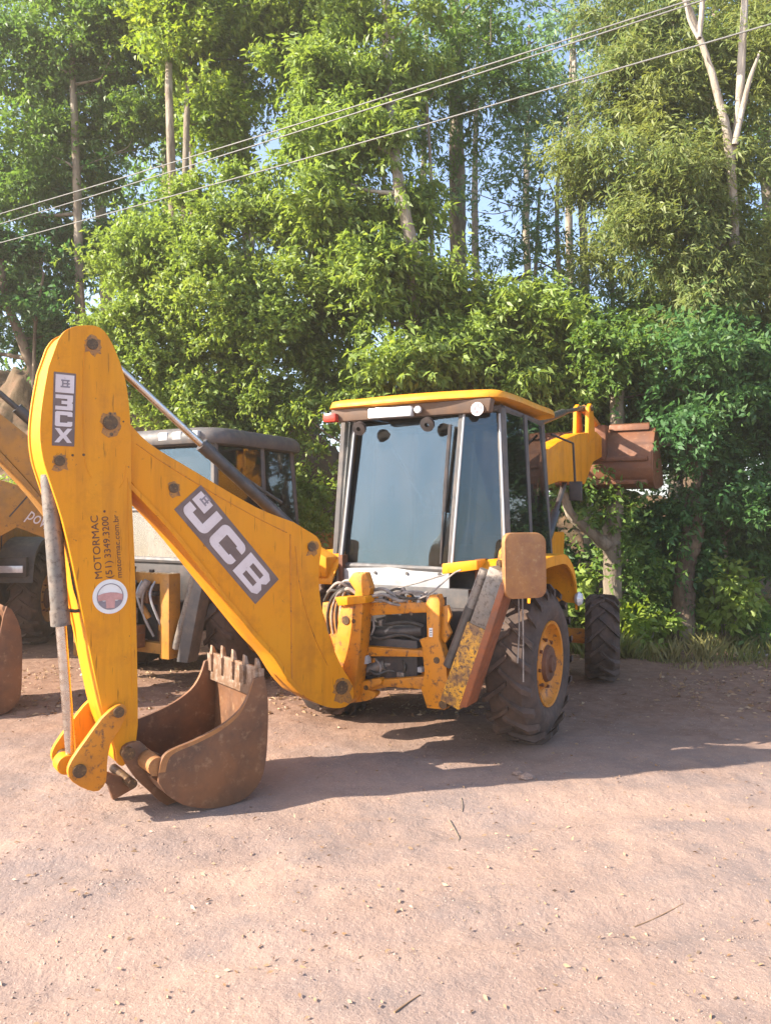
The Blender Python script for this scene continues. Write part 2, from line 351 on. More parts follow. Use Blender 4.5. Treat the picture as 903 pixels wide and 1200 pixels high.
def wheel(fr, parent, r_out, width, f, rad, rim_rad, lugs, side, rim_mat, name):
    """side +1 right of the machine; outer face at r_out"""
    ax = fr.R*side; o = fr.p(side*r_out, f, rad-0.02); w = width
    t = MB(); h = rad-0.035
    prof = [(-0.06, rim_rad-0.02), (-0.02, rim_rad+0.01), (0.0, rim_rad+0.07), (0.005, rim_rad+0.5*(h-rim_rad)), (-0.03, h-0.09), (-0.07, h-0.02), (-0.16, h), (-w/2, h+0.006)]
    prof = prof+[(-w-q[0], q[1]) for q in reversed(prof[:-1])]
    t.lathe(o, ax, prof, 56)
    u = ax.orthogonal().normalized(); v = ax.cross(u)
    def P(x, a, r): return o+ax*x+(u*math.cos(a)+v*math.sin(a))*r
    step = 2*math.pi/lugs
    for k in range(lugs):
        for sgn in (0, 1):
            a0 = k*step+(step/2 if sgn else 0)
            rows = []
            for q in range(5):
                s_ = q/4.0
                x = -w/2+(1 if sgn else -1)*(-0.03+s_*(w/2+0.035)); a = a0+s_*0.30*(0.70/rad)
                da = 0.034*(0.70/rad)*(1+0.25*s_)
                top = rad-0.012*s_-(0.055 if q == 4 else 0)
                rows.append([P(x, a-da*1.25, h-0.03-(0.05 if q == 4 else 0)), P(x, a-da*0.8, top), P(x, a+da*0.8, top), P(x, a+da*1.25, h-0.03-(0.05 if q == 4 else 0))])
            vs_ = [p for r_ in rows for p in r_]
            fs = [(i*4+j, i*4+j+1, (i+1)*4+j+1, (i+1)*4+j) for i in range(4) for j in range(3)]+[(0, 1, 2, 3), (16, 17, 18, 19)]
            t.add(vs_, fs)
    e = MB()
    e.lathe(o, ax, [(-0.035, rim_rad+0.005), (-0.015, rim_rad), (-0.02, rim_rad-0.025), (-0.07, rim_rad-0.045), (-0.10, rim_rad-0.10), (-0.10, rim_rad*0.62), (-0.06, rim_rad*0.55), (-0.05, rim_rad*0.46), (-0.05, 0.02)], 44)
    hub = MB(); hub.lathe(o, ax, [(-0.09, rim_rad*0.46), (-0.05, rim_rad*0.44), (-0.02, rim_rad*0.40), (-0.015, rim_rad*0.22), (0.01, rim_rad*0.20), (0.015, 0.005)], 28)
    for k in range(8):
        a = 2*math.pi*k/8+0.2; hub.cyl(P(-0.105, a, rim_rad*0.56), P(-0.04, a, rim_rad*0.56), 0.016, 6)
    root = t.build('tyre', 'rubber', parent, smooth=40); root.name = name
    ORIGIN[root.name] = ORIGIN[parent.name]
    e.build('rim', rim_mat, root, smooth=50); hub.build('hub', 'rust_red', root, smooth=50)
    return root

def letters_mesh(txt, size, spacing=1.0):
    cu = bpy.data.curves.new('txt', 'FONT'); cu.body = txt; cu.size = size; cu.space_character = spacing; cu.extrude = 0.001
    o = bpy.data.objects.new('txt', cu); col.objects.link(o)
    bpy.context.view_layer.update()
    me = bpy.data.meshes.new_from_object(o.evaluated_get(bpy.context.evaluated_depsgraph_get()))
    bpy.data.objects.remove(o); return me
def text_on(name, txt, size, origin, xdir, ydir, mat, parent, width=None):
    me = letters_mesh(txt, size); xdir = Vector(xdir).normalized(); ydir = Vector(ydir).normalized(); n = xdir.cross(ydir)
    xs = [v.co.x for v in me.vertices]; k = (width/(max(xs)-min(xs))) if width else 1.0; x0 = min(xs)
    base = ORIGIN[parent.name]
    for v in me.vertices:
        c = v.co.copy(); v.co = Vector(origin)+xdir*((c.x-x0)*k)+ydir*c.y+n*(c.z+0.002)-base
    me.materials.append(M[mat]); me.name = name
    o = bpy.data.objects.new(name, me); col.objects.link(o); o.parent = parent; ORIGIN[o.name] = base; return o
def flat_poly(name, pts2, origin, xd, yd, n, h, t, mat, parent):
    mb = MB(); fr = [origin+xd*a+yd*b_+n*(h+t) for a, b_ in pts2]
    mb.prism(fr, [p-n*t for p in fr]); return mb.build(name, mat, parent, recalc=True)

# ================================================================== yellow backhoe loader
fr = Frame((0.42, 7.27), 29)
P = fr.p
bh = thing('backhoe_loader', 'yellow backhoe loader with tinted cab, arm swung aside and bucket on the ground', 'backhoe loader', (fr.O.x, fr.O.y, 0))

# chassis and body
mb = MB(); fr.box(mb, -0.34, 0.34, -0.95, 3.0, 0.55, 0.95); fr.box(mb, -0.45, 0.45, -0.35, 0.35, 0.5, 0.9)
fr.box(mb, -0.62, 0.62, -0.55, 1.1, 0.95, 1.18); fr.box(mb, -0.4, 0.4, 2.9, 3.25, 0.5, 1.3)
mb.build('chassis', 'black', bh, 0.01)
mb = MB(); mb.cyl(P(-0.85, 0, 0.68), P(0.85, 0, 0.68), 0.14); mb.build('rear_axle', 'black', bh)
mb = MB(); mb.cyl(P(-0.8, 2.75, 0.5), P(0.8, 2.75, 0.5), 0.09); mb.build('front_axle', 'yellow_worn', bh)
mb = MB(); fr.quad(mb, [(-0.40, 1.15, 1.2), (0.40, 1.15, 1.2), (0.42, 1.15, 1.75), (-0.42, 1.15, 1.75)], 1.9, fr.F); mb.build('engine_hood', 'yellow', bh, 0.03)
mb = MB(); fr.box(mb, 0.36, 0.62, 0.75, 1.5, 0.62, 1.05); mb.build('fuel_tank', 'black', bh, 0.03)
for s in (1, -1):
    w_ = wheel(fr, bh, 1.18, 0.42, 0.0, 0.70, 0.37, 20, s, 'yellow_worn', 'rear_wheel')
    fw = P(s*0.95, 2.75, 0); w_ = wheel(Frame((fw.x, fw.y), 15), bh, 0.19, 0.38, 0.0, 0.52, 0.26, 16, s, 'yellow_worn', 'front_wheel')
# rear fenders: curved yellow mudguards
for s in (1, -1):
    mb = MB(); prof = [(-0.62, 1.36), (-0.50, 1.52), (-0.28, 1.60), (0.15, 1.62), (0.45, 1.60), (0.72, 1.42), (0.80, 1.15)]
    prof = smooth_open(prof, 3); r0, r1 = s*0.70, s*1.16; n = len(prof)
    vs_ = [P(r_, f_, z_-dz) for (f_, z_) in prof for (r_, dz) in ((r0, 0), (r1, 0.0), (r1, 0.025), (r0, 0.025))]
    fs = [(i*4+j, i*4+(j+1) % 4, (i+1)*4+(j+1) % 4, (i+1)*4+j) for i in range(n-1) for j in range(4)]+[(0, 1, 2, 3), (n*4-4, n*4-3, n*4-2, n*4-1)]
    mb.add(vs_, fs)
    vs_ = [P(s*(1.16+q), f_, z_-dz) for (f_, z_) in prof for (q, dz) in ((0, 0.0), (0.022, 0.004), (0.022, 0.09), (0, 0.09))]
    mb.add(vs_, fs); mb.build('fender', 'yellow', bh, 0.0)
    mb = MB(); fr.box(mb, s*0.66, s*0.70, -0.5, 0.75, 0.95, 1.60); mb.build('inner_fender_panel', 'rust_red', bh)

# cab
cab = MB()
zt, zb = 2.90, 1.50
def post(a, b_, w=0.035): cab.tube([P(*a), P(*b_)], w, 8)
RL = ((-0.63, -0.32, zt), (-0.73, -0.42, zb)); RR = ((0.485, -0.36, zt), (0.41, -0.46, zb))
CR = ((0.79, -0.22, zt), (0.86, -0.26, zb)); CL = ((-0.80, -0.22, zt), (-0.88, -0.26, zb))
FR_ = ((0.72, 1.10, zt), (0.80, 1.22, 1.1)); FL_ = ((-0.72, 1.10, zt), (-0.80, 1.22, 1.1))
for a in (RL, RR): post(a[0], a[1], 0.028)
for a in (CR, CL, FR_, FL_): post(a[0], a[1], 0.04)
for z_, k in ((zt, 0), (zb, 1)):
    post(RL[k], RR[k], 0.03); post(RR[k], CR[k], 0.03); post(RL[k], CL[k], 0.03)
post(CR[1], (0.86, 1.2, 1.3), 0.04); post(CL[1], (-0.86, 1.2, 1.3), 0.04)
post((0.80, 0.35, zt), (0.87, 0.35, 1.45), 0.03); post((-0.80, 0.35, zt), (-0.87, 0.35, 1.45), 0.03)
post(FR_[0], FL_[0], 0.035); post(CR[0], FR_[0], 0.035); post(CL[0], FL_[0], 0.035)
cab.build('cab_frame', 'dark_grey', bh)
for a, b_ in ((RL, 0.02), (RR, 0.03)):
    mb = MB(); mb.tube([P(a[0][0]+b_, a[0][1]-0.03, a[0][2]-0.03), P(a[1][0]+b_, a[1][1]-0.03, a[1][2]+0.02)], 0.011, 6); mb.build('window_trim', 'pale', bh)
mb = MB(); mb.tube([P(CR[0][0], CR[0][1]-0.045, zt-0.05), P(CR[1][0], CR[1][1]-0.045, zb+0.05)], 0.010, 6)
mb.build('window_trim', 'pale', bh)
mb = MB(); fr.box(mb, -0.84, 0.84, -0.2, 1.2, 1.10, 1.48); mb.build('cab_floor_body', 'dark_grey', bh, 0.02)
def pane(name, pts, mat, nd, t=0.008):
    mb = MB(); fr.quad(mb, pts, t, nd); return mb.build(name, mat, bh)
pane('rear_window', [(-0.70, -0.405, zb+0.02), (0.40, -0.480, zb+0.02), (0.465, -0.365, zt-0.02), (-0.605, -0.285, zt-0.02)], 'glass', fr.F)
pane('quarter_window', [(0.43, -0.435, zb+0.02), (0.845, -0.265, zb+0.02), (0.775, -0.205, zt-0.02), (0.50, -0.345, zt-0.02)], 'glass', fr.F)
pane('quarter_window', [(-0.865, -0.265, zb+0.02), (-0.745, -0.435, zb+0.02), (-0.645, -0.375, zt-0.02), (-0.785, -0.225, zt-0.02)], 'glass_side', fr.F)
for s in (1, -1):
    pane('door_window', [(s*0.875, -0.20, zb), (s*0.885, 0.32, zb), (s*0.81, 0.32, zt-0.03), (s*0.80, -0.18, zt-0.03)], 'glass_side', fr.R*(-s))
    pane('front_side_window', [(s*0.885, 0.38, zb), (s*0.82, 1.16, zb), (s*0.735, 1.08, zt-0.03), (s*0.81, 0.38, zt-0.03)], 'glass_side', fr.R*(-s))
pane('windscreen', [(-0.77, 1.19, 1.42), (0.77, 1.19, 1.42), (0.70, 1.11, zt-0.03), (-0.70, 1.11, zt-0.03)], 'glass_side', -fr.F)
# roof: yellow cap with a sagging rear brow
mb = MB()
rf = [(-0.86, -0.40), (-0.5, -0.50), (0.0, -0.54), (0.5, -0.50), (0.80, -0.42), (0.88, -0.20), (0.87, 0.5), (0.82, 1.25), (0.3, 1.36), (-0.3, 1.36), (-0.82, 1.25), (-0.87, 0.5)]
rf = smooth_closed(rf, 4); n = len(rf)
rows = [(0.97, 2.965), (1.0, 2.975), (1.0, 2.992), (0.985, 3.01), (0.92, 3.03), (0.6, 3.05), (0.2, 3.06)]
vs_ = [P(a*k, 0.4+(b_-0.4)*k, z_+(0.02 if z_ > 3 else 0)) for k, z_ in rows for a, b_ in rf]
fs = [(i*n+k, i*n+(k+1) % n, (i+1)*n+(k+1) % n, (i+1)*n+k) for i in range(len(rows)-1) for k in range(n)]+[tuple(range(n)), tuple(range((len(rows)-1)*n, len(rows)*n))]
mb.add(vs_, fs); roof = mb.build('cab_roof', 'yellow_faded', bh, smooth=60)
mb = MB(); fr.quad(mb, [(-0.80, -0.44, 2.85), (0.76, -0.44, 2.85), (0.79, -0.465, 2.962), (-0.82, -0.455, 2.962)], 0.10, fr.F); mb.build('roof_fascia', 'fascia', bh, 0.01)
# lamps on the fascia
mb = MB(); fr.box(mb, -0.37, 0.07, -0.535, -0.46, 2.845, 2.935); wl_ = mb.build('number_lamp_bar', 'lamp_lens', bh, 0.015)
for r_ in (-0.47, 0.22):
    mb = MB(); mb.lathe(P(r_, -0.46, 2.79), -fr.F*0.9-Vector((0, 0, 0.45)), [(0, 0.04), (0.03, 0.06), (0.07, 0.065), (0.075, 0.02)], 18); mb.build('work_lamp', 'black', bh)
mb = MB(); mb.lathe(P(0.12, -0.46, 2.90), -fr.F, [(0, 0.02), (0.03, 0.035), (0.05, 0.03), (0.055, 0.005)], 16); mb.build('work_lamp', 'lamp_lens', bh)
mb = MB(); fr.box(mb, -0.88, -0.74, -0.50, -0.40, 2.845, 2.925); mb.build('tail_lamp', 'red_lens', bh, 0.02)
# round decal on the fascia
mb = MB(); mb.lathe(P(0.665, -0.460, 2.875), -fr.F, [(0.0, 0.058), (0.004, 0.058), (0.0042, 0.002)], 24); rd = mb.build('round_sticker', 'decal_fg', bh)
mb = MB()
for k in range(5):
    a = k*1.257+0.4; mb.box(P(0.665+0.030*math.cos(a), -0.466, 2.875+0.030*math.sin(a)), fr.R*0.015, fr.F*0.002, fr.Z*0.013)
mb.build('sticker_mark', 'print_grey', rd)
# wiper and diagonal white bar behind the rear glass
mb = MB(); mb.tube([P(0.33, -0.475, 1.55), P(0.355, -0.455, 2.2), P(0.39, -0.43, 2.74)], 0.010, 6); mb.tube([P(0.36, -0.47, 2.0), P(0.40, -0.425, 2.76)], 0.016, 6); mb.build('wiper', 'black', bh)
mb = MB(); mb.tube([P(0.10, -0.30, 2.05), P(-0.22, -0.28, 2.56)], 0.014, 8); mb.build('white_bar', 'white', bh)
# seat, console, steering wheel
mb = MB(); fr.box(mb, -0.22, 0.24, 0.05, 0.55, 1.55, 1.68); fr.box(mb, -0.20, 0.22, 0.50, 0.62, 1.66, 2.25); mb.build('driver_seat', 'seat', bh, 0.04)
mb = MB(); fr.box(mb, 0.02, 0.32, -0.30, -0.08, 1.48, 1.98); mb.build('control_console', 'black', bh, 0.03)
for r_ in (0.12, 0.22):
    mb = MB(); mb.tube([P(r_, -0.2, 1.97), P(r_+0.01, -0.24, 2.17)], 0.010, 6); mb.lathe(P(r_+0.01, -0.24, 2.16), (0, 0, 1), [(0, 0.012), (0.02, 0.025), (0.05, 0.02), (0.06, 0.002)], 10); mb.build('control_lever', 'black', bh)
mb = MB(); ring = [P(0.0+0.19*math.cos(a), 0.92+0.06*math.sin(a), 1.92+0.18*math.sin(a)) for a in np.linspace(0, 2*math.pi, 25)]; mb.tube(ring, 0.014, 6); mb.tube([P(0, 0.92, 1.92), P(0, 1.05, 1.45)], 0.03, 8); mb.build('steering_wheel', 'black', bh)
mb = MB(); fr.box(mb, 0.50, 0.58, 0.1, 0.16, 2.10, 2.22); mb.build('lever_knob', 'red_plastic', bh, 0.02)
# pale panel below the rear window with bolts
mb = MB(); pl = fr.rear(-0.47)
pl.plate(mb, [(394, 666), (526, 664), (526, 692), (432, 690), (428, 682), (423, 677), (418, 690), (394, 689)], 0, 0.03); wp = mb.build('rear_panel', 'pale', bh, 0.004)
for x_, y_ in ((401, 671), (439, 671), (476, 672), (514, 673)):
    mb = MB(); pl.pin(mb, x_, y_, 0.012, 0.014, 0.015, 8); mb.build('bolt', 'dark_grey', wp)
mb = MB(); fr.box(mb, -0.74, 0.60, -0.50, -0.42, 0.90, 1.34); mb.build('rear_bulkhead', 'dark_grey', bh, 0.01)
# sill ledges either side of the panel (lit tops of the inner fenders)
mb = MB(); fr.quad(mb, [(0.40, -0.60, 1.47), (0.72, -0.60, 1.52), (0.72, -0.60, 1.60), (0.40, -0.60, 1.56)], 0.2, fr.F); mb.build('fender_ledge', 'yellow', bh, 0.01)
mb = MB(); fr.quad(mb, [(-1.05, -0.62, 1.40), (-0.76, -0.62, 1.40), (-0.76, -0.62, 1.58), (-1.05, -0.62, 1.72)], 0.2, fr.F); mb.build('fender_ledge', 'yellow', bh, 0.01)
# exhaust stack, mirror arm
mb = MB(); mb.tube([P(0.50, 1.55, 1.7), P(0.50, 1.55, 2.75)], 0.075, 16); mb.tube([P(0.50, 1.55, 2.7), P(0.50, 1.55, 2.98), P(0.47, 1.62, 3.05)], 0.04, 12); mb.build('exhaust_stack', 'rust_red', bh)
mb = MB(); mb.tube([P(0.80, 1.2, 2.80), P(0.96, 1.45, 2.72), P(0.98, 1.45, 2.32)], 0.014, 6); fr.box(mb, 0.92, 1.05, 1.44, 1.48, 2.12, 2.32); mb.build('side_mirror', 'black', bh, 0.008)

# ---- rear frame
rp = fr.rear(-1.05)
mb = MB()
rp.plate(mb, [(499, 706), (503, 697), (512, 697), (515, 706), (514, 749), (522, 775), (526, 818), (521, 832), (500, 830), (493, 808), (497, 788), (494, 759), (491, 749), (500, 747)], 0, 0.10)
mb.build('frame_plate', 'yellow_worn', bh, 0.008)
mb = MB(); rp.plate(mb, [(514, 712), (524, 709), (528, 722), (524, 732), (528, 742), (521, 754), (514, 745)], -0.05, 0.04); mb.build('frame_bracket', 'yellow_worn', bh, 0.005)
mb = MB(); rp.plate(mb, [(418, 708), (440, 706), (500, 706), (503, 718), (494, 718), (440, 721), (420, 724)], -0.02, 0.12); mb.build('frame_beam', 'yellow_worn', bh, 0.008)
mb = MB(); rp.plate(mb, [(420, 757), (502, 763), (502, 770), (420, 769)], -0.03, 0.14); mb.build('frame_beam', 'yellow_worn', bh, 0.006)
mb = MB(); rp.plate(mb, [(418, 798), (455, 796), (497, 793), (497, 808), (455, 805), (420, 812)], -0.03, 0.16); mb.build('frame_beam', 'yellow_worn', bh, 0.006)
mb = MB(); rp.plate(mb, [(378, 706), (404, 706), (410, 720), (404, 800), (385, 806), (372, 790)], -0.16, 0.08); mb.build('frame_plate', 'yellow_worn', bh, 0.006)
mb = MB(); rp.plate(mb, [(412, 700), (520, 700), (520, 806), (412, 806)], -0.30, 0.05); mb.build('frame_back_panel', 'black', bh)
# pins and decal on the frame plate
mb = MB(); rp.pin(mb, 518.5, 826, 0.02, 0.034, 0.14); mb.build('pivot_pin', 'pin', bh)
mb = MB(); rp.pin(mb, 511, 774, 0.006, 0.026, 0.03); mb.build('pivot_pin', 'pin', bh)
mb = MB(); rp.plate(mb, [(502.5, 736), (506.5, 736), (506.5, 746.5), (502.5, 746.5)], 0.004, 0.003); lb = mb.build('small_label', 'white', bh)
mb = MB()
for k in range(3): rp.plate(mb, [(503.3, 738+k*2.8), (505.7, 738+k*2.8), (505.7, 739.2+k*2.8), (503.3, 739.2+k*2.8)], 0.006, 0.002)
mb.build('label_print', 'print_grey', lb)
# ---- kingpost
AN = Vector((0.60, -0.80, 0)); ARM = Plane((0.60, -0.80), -5.25)
kp = fr.rear(-1.16)
mb = MB(); kp.plate(mb, smooth_closed([(397, 722), (400, 712), (408, 707), (424, 706), (424, 722), (421, 760), (417, 795), (415, 818), (404, 827), (392, 822), (388, 802), (392, 760)], 2), 0, 0.16)
king = mb.build('kingpost', 'yellow_worn', bh, 0.010)
mb = MB(); kp.pin(mb, 404.5, 727, 0.008, 0.036, 0.20); mb.build('pin', 'pin', king)
mb = MB(); kp.pin(mb, 414, 728, 0.006, 0.018, 0.20); mb.build('pin', 'pin', king)
mb = MB(); kp.pin(mb, 402, 814, 0.02, 0.055, 0.22); mb.build('pin', 'pin', king)
# top bracket of the kingpost with control block
mb = MB(); kp.plate(mb, [(408, 680), (414, 671), (428, 671), (434, 690), (431, 702), (424, 708), (414, 706), (416, 692)], -0.06, 0.08); mb.build('hose_bracket', 'yellow_worn', bh, 0.006)
mb = MB(); kp.plate(mb, [(392, 700), (428, 699), (428, 707), (396, 710)], 0.03, 0.22); mb.build('kingpost_cap', 'yellow', bh, 0.006)
# swing cylinders inside the frame, clamps
mb = MB(); mb.tube([rp.pt(424, 786, -0.10), rp.pt(452, 779, -0.12)], 0.05, 14); mb.tube([rp.pt(452, 779, -0.12), rp.pt(490, 772, -0.16)], 0.028, 12); mb.build('swing_ram', 'ram_grey', bh)
mb = MB(); mb.tube([rp.pt(424, 741, -0.16), rp.pt(496, 739, -0.18)], 0.055, 14); mb.build('swing_ram', 'ram_black', bh)
mb = MB(); rp.plate(mb, [(424, 770), (430, 768), (431, 778), (424, 779)], 0.0, 0.06); mb.build('valve_block', 'pale', bh, 0.004)
mb = MB(); rp.plate(mb, smooth_closed([(412, 806), (424, 799), (444, 795), (446, 802), (430, 808), (440, 812), (436, 819), (420, 823), (406, 822)], 2), -0.0, 0.08); mb.build('swing_link', 'yellow_worn', bh, 0.006)
mb = MB(); rp.pin(mb, 428.5, 806, 0.006, 0.02, 0.1); mb.build('pivot_pin', 'pin', bh)

# ---- hoses around the kingpost top
def hose(pts, r=0.014, mat='hose', n=7):
    mb = MB(); mb.tube([Vector(p) for p in smooth_open([tuple(p) for p in pts], 8)], r, n); return mb.build('hydraulic_hose', mat, bh)
hp = fr.rear(-0.95)
def H(x, y, off=0.0): return hp.pt(x, y, off)
hose([H(432, 694, .05), H(448, 690, .1), H(462, 698, .1), H(470, 706, .05), H(476, 716, -.05)])
hose([H(430, 700, .1), H(450, 697, .14), H(468, 704, .1), H(484, 702, .05), H(497, 712, 0)])
hose([H(426, 704, .05), H(446, 703, .1), H(462, 708, .1), H(480, 709, 0), H(490, 703, -.1), H(500, 694, -.2)], 0.012)
hose([H(396, 690, .1), H(404, 681, .1), H(416, 683, .1), H(424, 694, .05), H(430, 704, 0)], 0.014)
hose([H(384, 694, .1), H(396, 683, .15), H(410, 690, .1), H(414, 702, .05)], 0.013)
hose([H(380, 704, .1), H(388, 692, .15), H(404, 697, .1), H(414, 708, .0)], 0.013, 'hose_black')
hose([H(455, 692, 0), H(490, 683, -.05), H(522, 673, -.1)], 0.006, 'hose')
hose([H(490, 702, .1), H(506, 694, .1), H(530, 673, 0), H(540, 668, 0)], 0.007, 'hose')
hose([H(500, 704, .05), H(510, 696, .05), H(516, 706, .05), H(520, 722, 0)], 0.010)
hose([H(422, 735, -.05), H(442, 748, .02), H(470, 744, -.02), H(496, 752, -.05)], 0.014, 'hose_black')
hose([H(424, 728, -.05), H(450, 732, .0), H(476, 729, -.02), H(496, 734, -.05)], 0.016, 'hose_black')
hose([H(436, 722, 0), H(438, 735, .02), H(434, 748, 0), H(440, 756, -.05)], 0.010, 'hose')
hose([H(426, 776, 0), H(440, 790, .04), H(456, 786, 0), H(480, 790, -.05), H(494, 780, -.1)], 0.015, 'hose_black')
hose([H(440, 772, 0), H(446, 782, .04), H(444, 794, 0), H(452, 800, -.05)], 0.011, 'hose')
hose([H(470, 768, -.05), H(474, 782, .02), H(470, 794, -.02)], 0.013, 'hose_black')
for k in range(5):
    x = 446+k*11; mb = MB(); mb.tube([H(x, 708, .06), H(x+1, 701, .06)], 0.018, 8); mb.box(H(x+1, 699, .06), fr.R*0.02, fr.F*0.02, fr.Z*0.012); mb.build('hose_fitting', 'yellow_worn' if k % 2 else 'pale', bh)

for k in range(16):
    x, y = random.uniform(424, 496), random.choice([random.uniform(726, 752), random.uniform(772, 794)]); o_ = random.uniform(-.06, .02)
    mb = MB(); p_ = H(x, y, o_)
    if k % 2: mb.cyl(p_, p_+fr.R*random.uniform(-.09, .09)+fr.Z*random.uniform(-.05, .05)+fr.F*0.03, random.uniform(.010, .024), 8); nm_ = 'hose_fitting'
    else: mb.box(p_, fr.R*random.uniform(.012, .035), fr.F*0.03, fr.Z*random.uniform(.012, .03)); nm_ = 'valve_block'
    mb.build(nm_, ['ram_grey', 'yellow_worn', 'black', 'pale', 'rust'][k % 5], bh, 0.003)
for k in range(9):
    x0, x1 = random.uniform(428, 470), random.uniform(450, 500); ya, yb = random.uniform(693, 708), random.uniform(694, 712)
    hose([H(x0, ya+8, 0), H(x0+4, ya-4, .08), H((x0+x1)/2, min(ya, yb)-random.uniform(0, 8), .1), H(x1-2, yb, .06), H(x1, yb+12, 0)], random.uniform(.009, .014), ['hose', 'hose_black'][k % 2])
for k in range(4):
    x0 = 386+k*5; hose([H(x0, 742, .0), H(x0-2, 720, .08), H(x0+4, 700-k*3, .14), H(x0+18, 690+k*2, .12), H(x0+30, 700, .05)], 0.015, ['hose_black', 'hose'][k % 2])
# ---- boom
BO = 0.13
boom_line = smooth_open([(148, 490), (175, 519), (230, 553), (300, 594), (345, 612)], 4)+smooth_open([(371, 628), (377, 640), (374, 668), (376, 705), (386, 745), (399, 778), (413, 802), (414, 818), (404, 829), (384, 829), (358, 817), (340, 796), (322, 768), (300, 744), (250, 681), (200, 618), (160, 573), (146, 552)], 3)
mb = MB(); ARM.plate(mb, boom_line, BO, 0.26); boom = mb.build('boom', 'yellow', bh, 0.010)
# raised rim along the lower edge
low = smooth_open([(152, 566), (200, 617), (250, 680), (300, 743), (322, 767), (340, 795), (356, 813)], 4)
mb = MB(); a_ = [ARM.pt(x, y, BO+0.012) for x, y in low]; n = len(a_); dn = Vector((-0.8, -0.6, 0))*0.03+Vector((0, 0, -0.03))
vs_ = [q for p in a_ for q in (p-dn*0.2, p+dn*0.55, p+dn*0.55-AN*0.284, p-dn*0.2-AN*0.284)]
mb.add(vs_, [(i*4+j, i*4+(j+1) % 4, (i+1)*4+(j+1) % 4, (i+1)*4+j) for i in range(n-1) for j in range(4)]+[(0, 1, 2, 3), (n*4-4, n*4-3, n*4-2, n*4-1)])
mb.build('boom_flange', 'yellow', boom, 0.004)
for x_, y_, r_ in ((204, 572, 0.033), (366, 641, 0.036), (401, 806, 0.055)):
    mb = MB(); ARM.pin(mb, x_, y_, BO+0.012, r_, 0.284); mb.build('pin', 'pin', boom)
mb = MB(); ARM.plate(mb, [(339.5, 626), (341, 626), (343, 800), (341.5, 800)], BO+0.004, 0.006); mb.build('weld_seam', 'yellow_worn', boom)
for pts in ([(160, 520), (190, 541), (240, 572), (300, 606), (336, 624)], [(346, 640), (352, 690), (366, 740), (384, 780)]):
    mb = MB(); mb.tube([ARM.pt(x, y, BO+0.001) for x, y in smooth_open(pts, 5)], 0.0035, 5); mb.build('weld_bead', 'yellow_worn', boom)
# JCB panel on the boom
c0 = ARM.pt(204, 597, BO); c1 = ARM.pt(299, 708, BO); c2 = ARM.pt(236, 569, BO)
ad = (c1-c0).normalized(); ud = AN.cross(ad).normalized(); ud = ud if ud.z > 0 else -ud
L_ = (c1-c0).length; H_ = abs((c2-c0).dot(ud))
flat_poly('logo_panel', [(0, 0), (L_, 0), (L_, H_), (0, H_)], c0, ad, ud, AN, 0.001, 0.003, 'decal_bg', boom)
def arc(cx, cy, r, a0, a1, n=6): return [(cx+r*math.cos(math.radians(a0+(a1-a0)*i/n)), cy+r*math.sin(math.radians(a0+(a1-a0)*i/n))) for i in range(n+1)]
def scl(pts, x0, y0, sx, sy): return [(x0+a*sx, y0+b_*sy) for a, b_ in pts]
Jp = [(0.72, 1.0), (1.0, 1.0)]+arc(0.76, 0.24, 0.24, 0, -90, 5)+arc(0.22, 0.22, 0.22, -90, -180, 5)+[(0.0, 0.46), (0.28, 0.46), (0.28, 0.27), (0.72, 0.27)]
Cp = [(1.0, 0.66), (1.0, 0.80)]+arc(0.80, 0.80, 0.2, 0, 90, 4)+arc(0.22, 0.78, 0.22, 90, 180, 5)+arc(0.22, 0.22, 0.22, 180, 270, 5)+arc(0.80, 0.2, 0.2, -90, 0, 4)+[(1.0, 0.34), (0.74, 0.34), (0.74, 0.27), (0.28, 0.27), (0.28, 0.73), (0.74, 0.73), (0.74, 0.66)]
def letter_b(x0, y0, sx, sy, w_mat, parent, o, xd, yd, n):
    segs = [[(0, 0), (0.27, 0), (0.27, 1), (0, 1)], [(0.27, 0), (0.84, 0), (1.0, 0.13), (1.0, 0.2), (0.27, 0.2)], [(0.27, 0.41), (0.88, 0.41), (0.88, 0.59), (0.27, 0.59)], [(0.27, 0.8), (1.0, 0.8), (1.0, 0.87), (0.84, 1.0), (0.27, 1.0)], [(0.75, 0.2), (1.0, 0.2), (1.0, 0.36), (0.88, 0.5), (0.75, 0.5)], [(0.75, 0.5), (0.88, 0.5), (1.0, 0.64), (1.0, 0.8), (0.75, 0.8)]]
    mb = MB()
    for k, sg in enumerate(segs):
        q = [o+xd*a+yd*b_+n*(0.0068+0.0001*k) for a, b_ in scl(sg, x0, y0, sx, sy)]; mb.prism(q, [p-n*0.003 for p in q])
    return mb.build('letter', w_mat, parent)
u_ = L_
flat_poly('letter', scl(Jp, 0.035*u_, 0.13*H_, 0.27*u_, 0.74*H_), c0, ad, ud, AN, 0.004, 0.003, 'decal_fg', boom)
flat_poly('letter', scl(Cp, 0.345*u_, 0.13*H_, 0.28*u_, 0.74*H_), c0, ad, ud, AN, 0.004, 0.003, 'decal_fg', boom)
letter_b(0.665*u_, 0.13*H_, 0.285*u_, 0.74*H_, 'decal_fg', boom, c0, ad, ud, AN)
sq = scl([(0, 0), (1, 0), (1, 1), (0, 1)], 0.035*u_, 0.55*H_, 0.145*u_, 0.34*H_)
flat_poly('emblem_square', sq, c0, ad, ud, AN, 0.004, 0.003, 'decal_fg', boom)
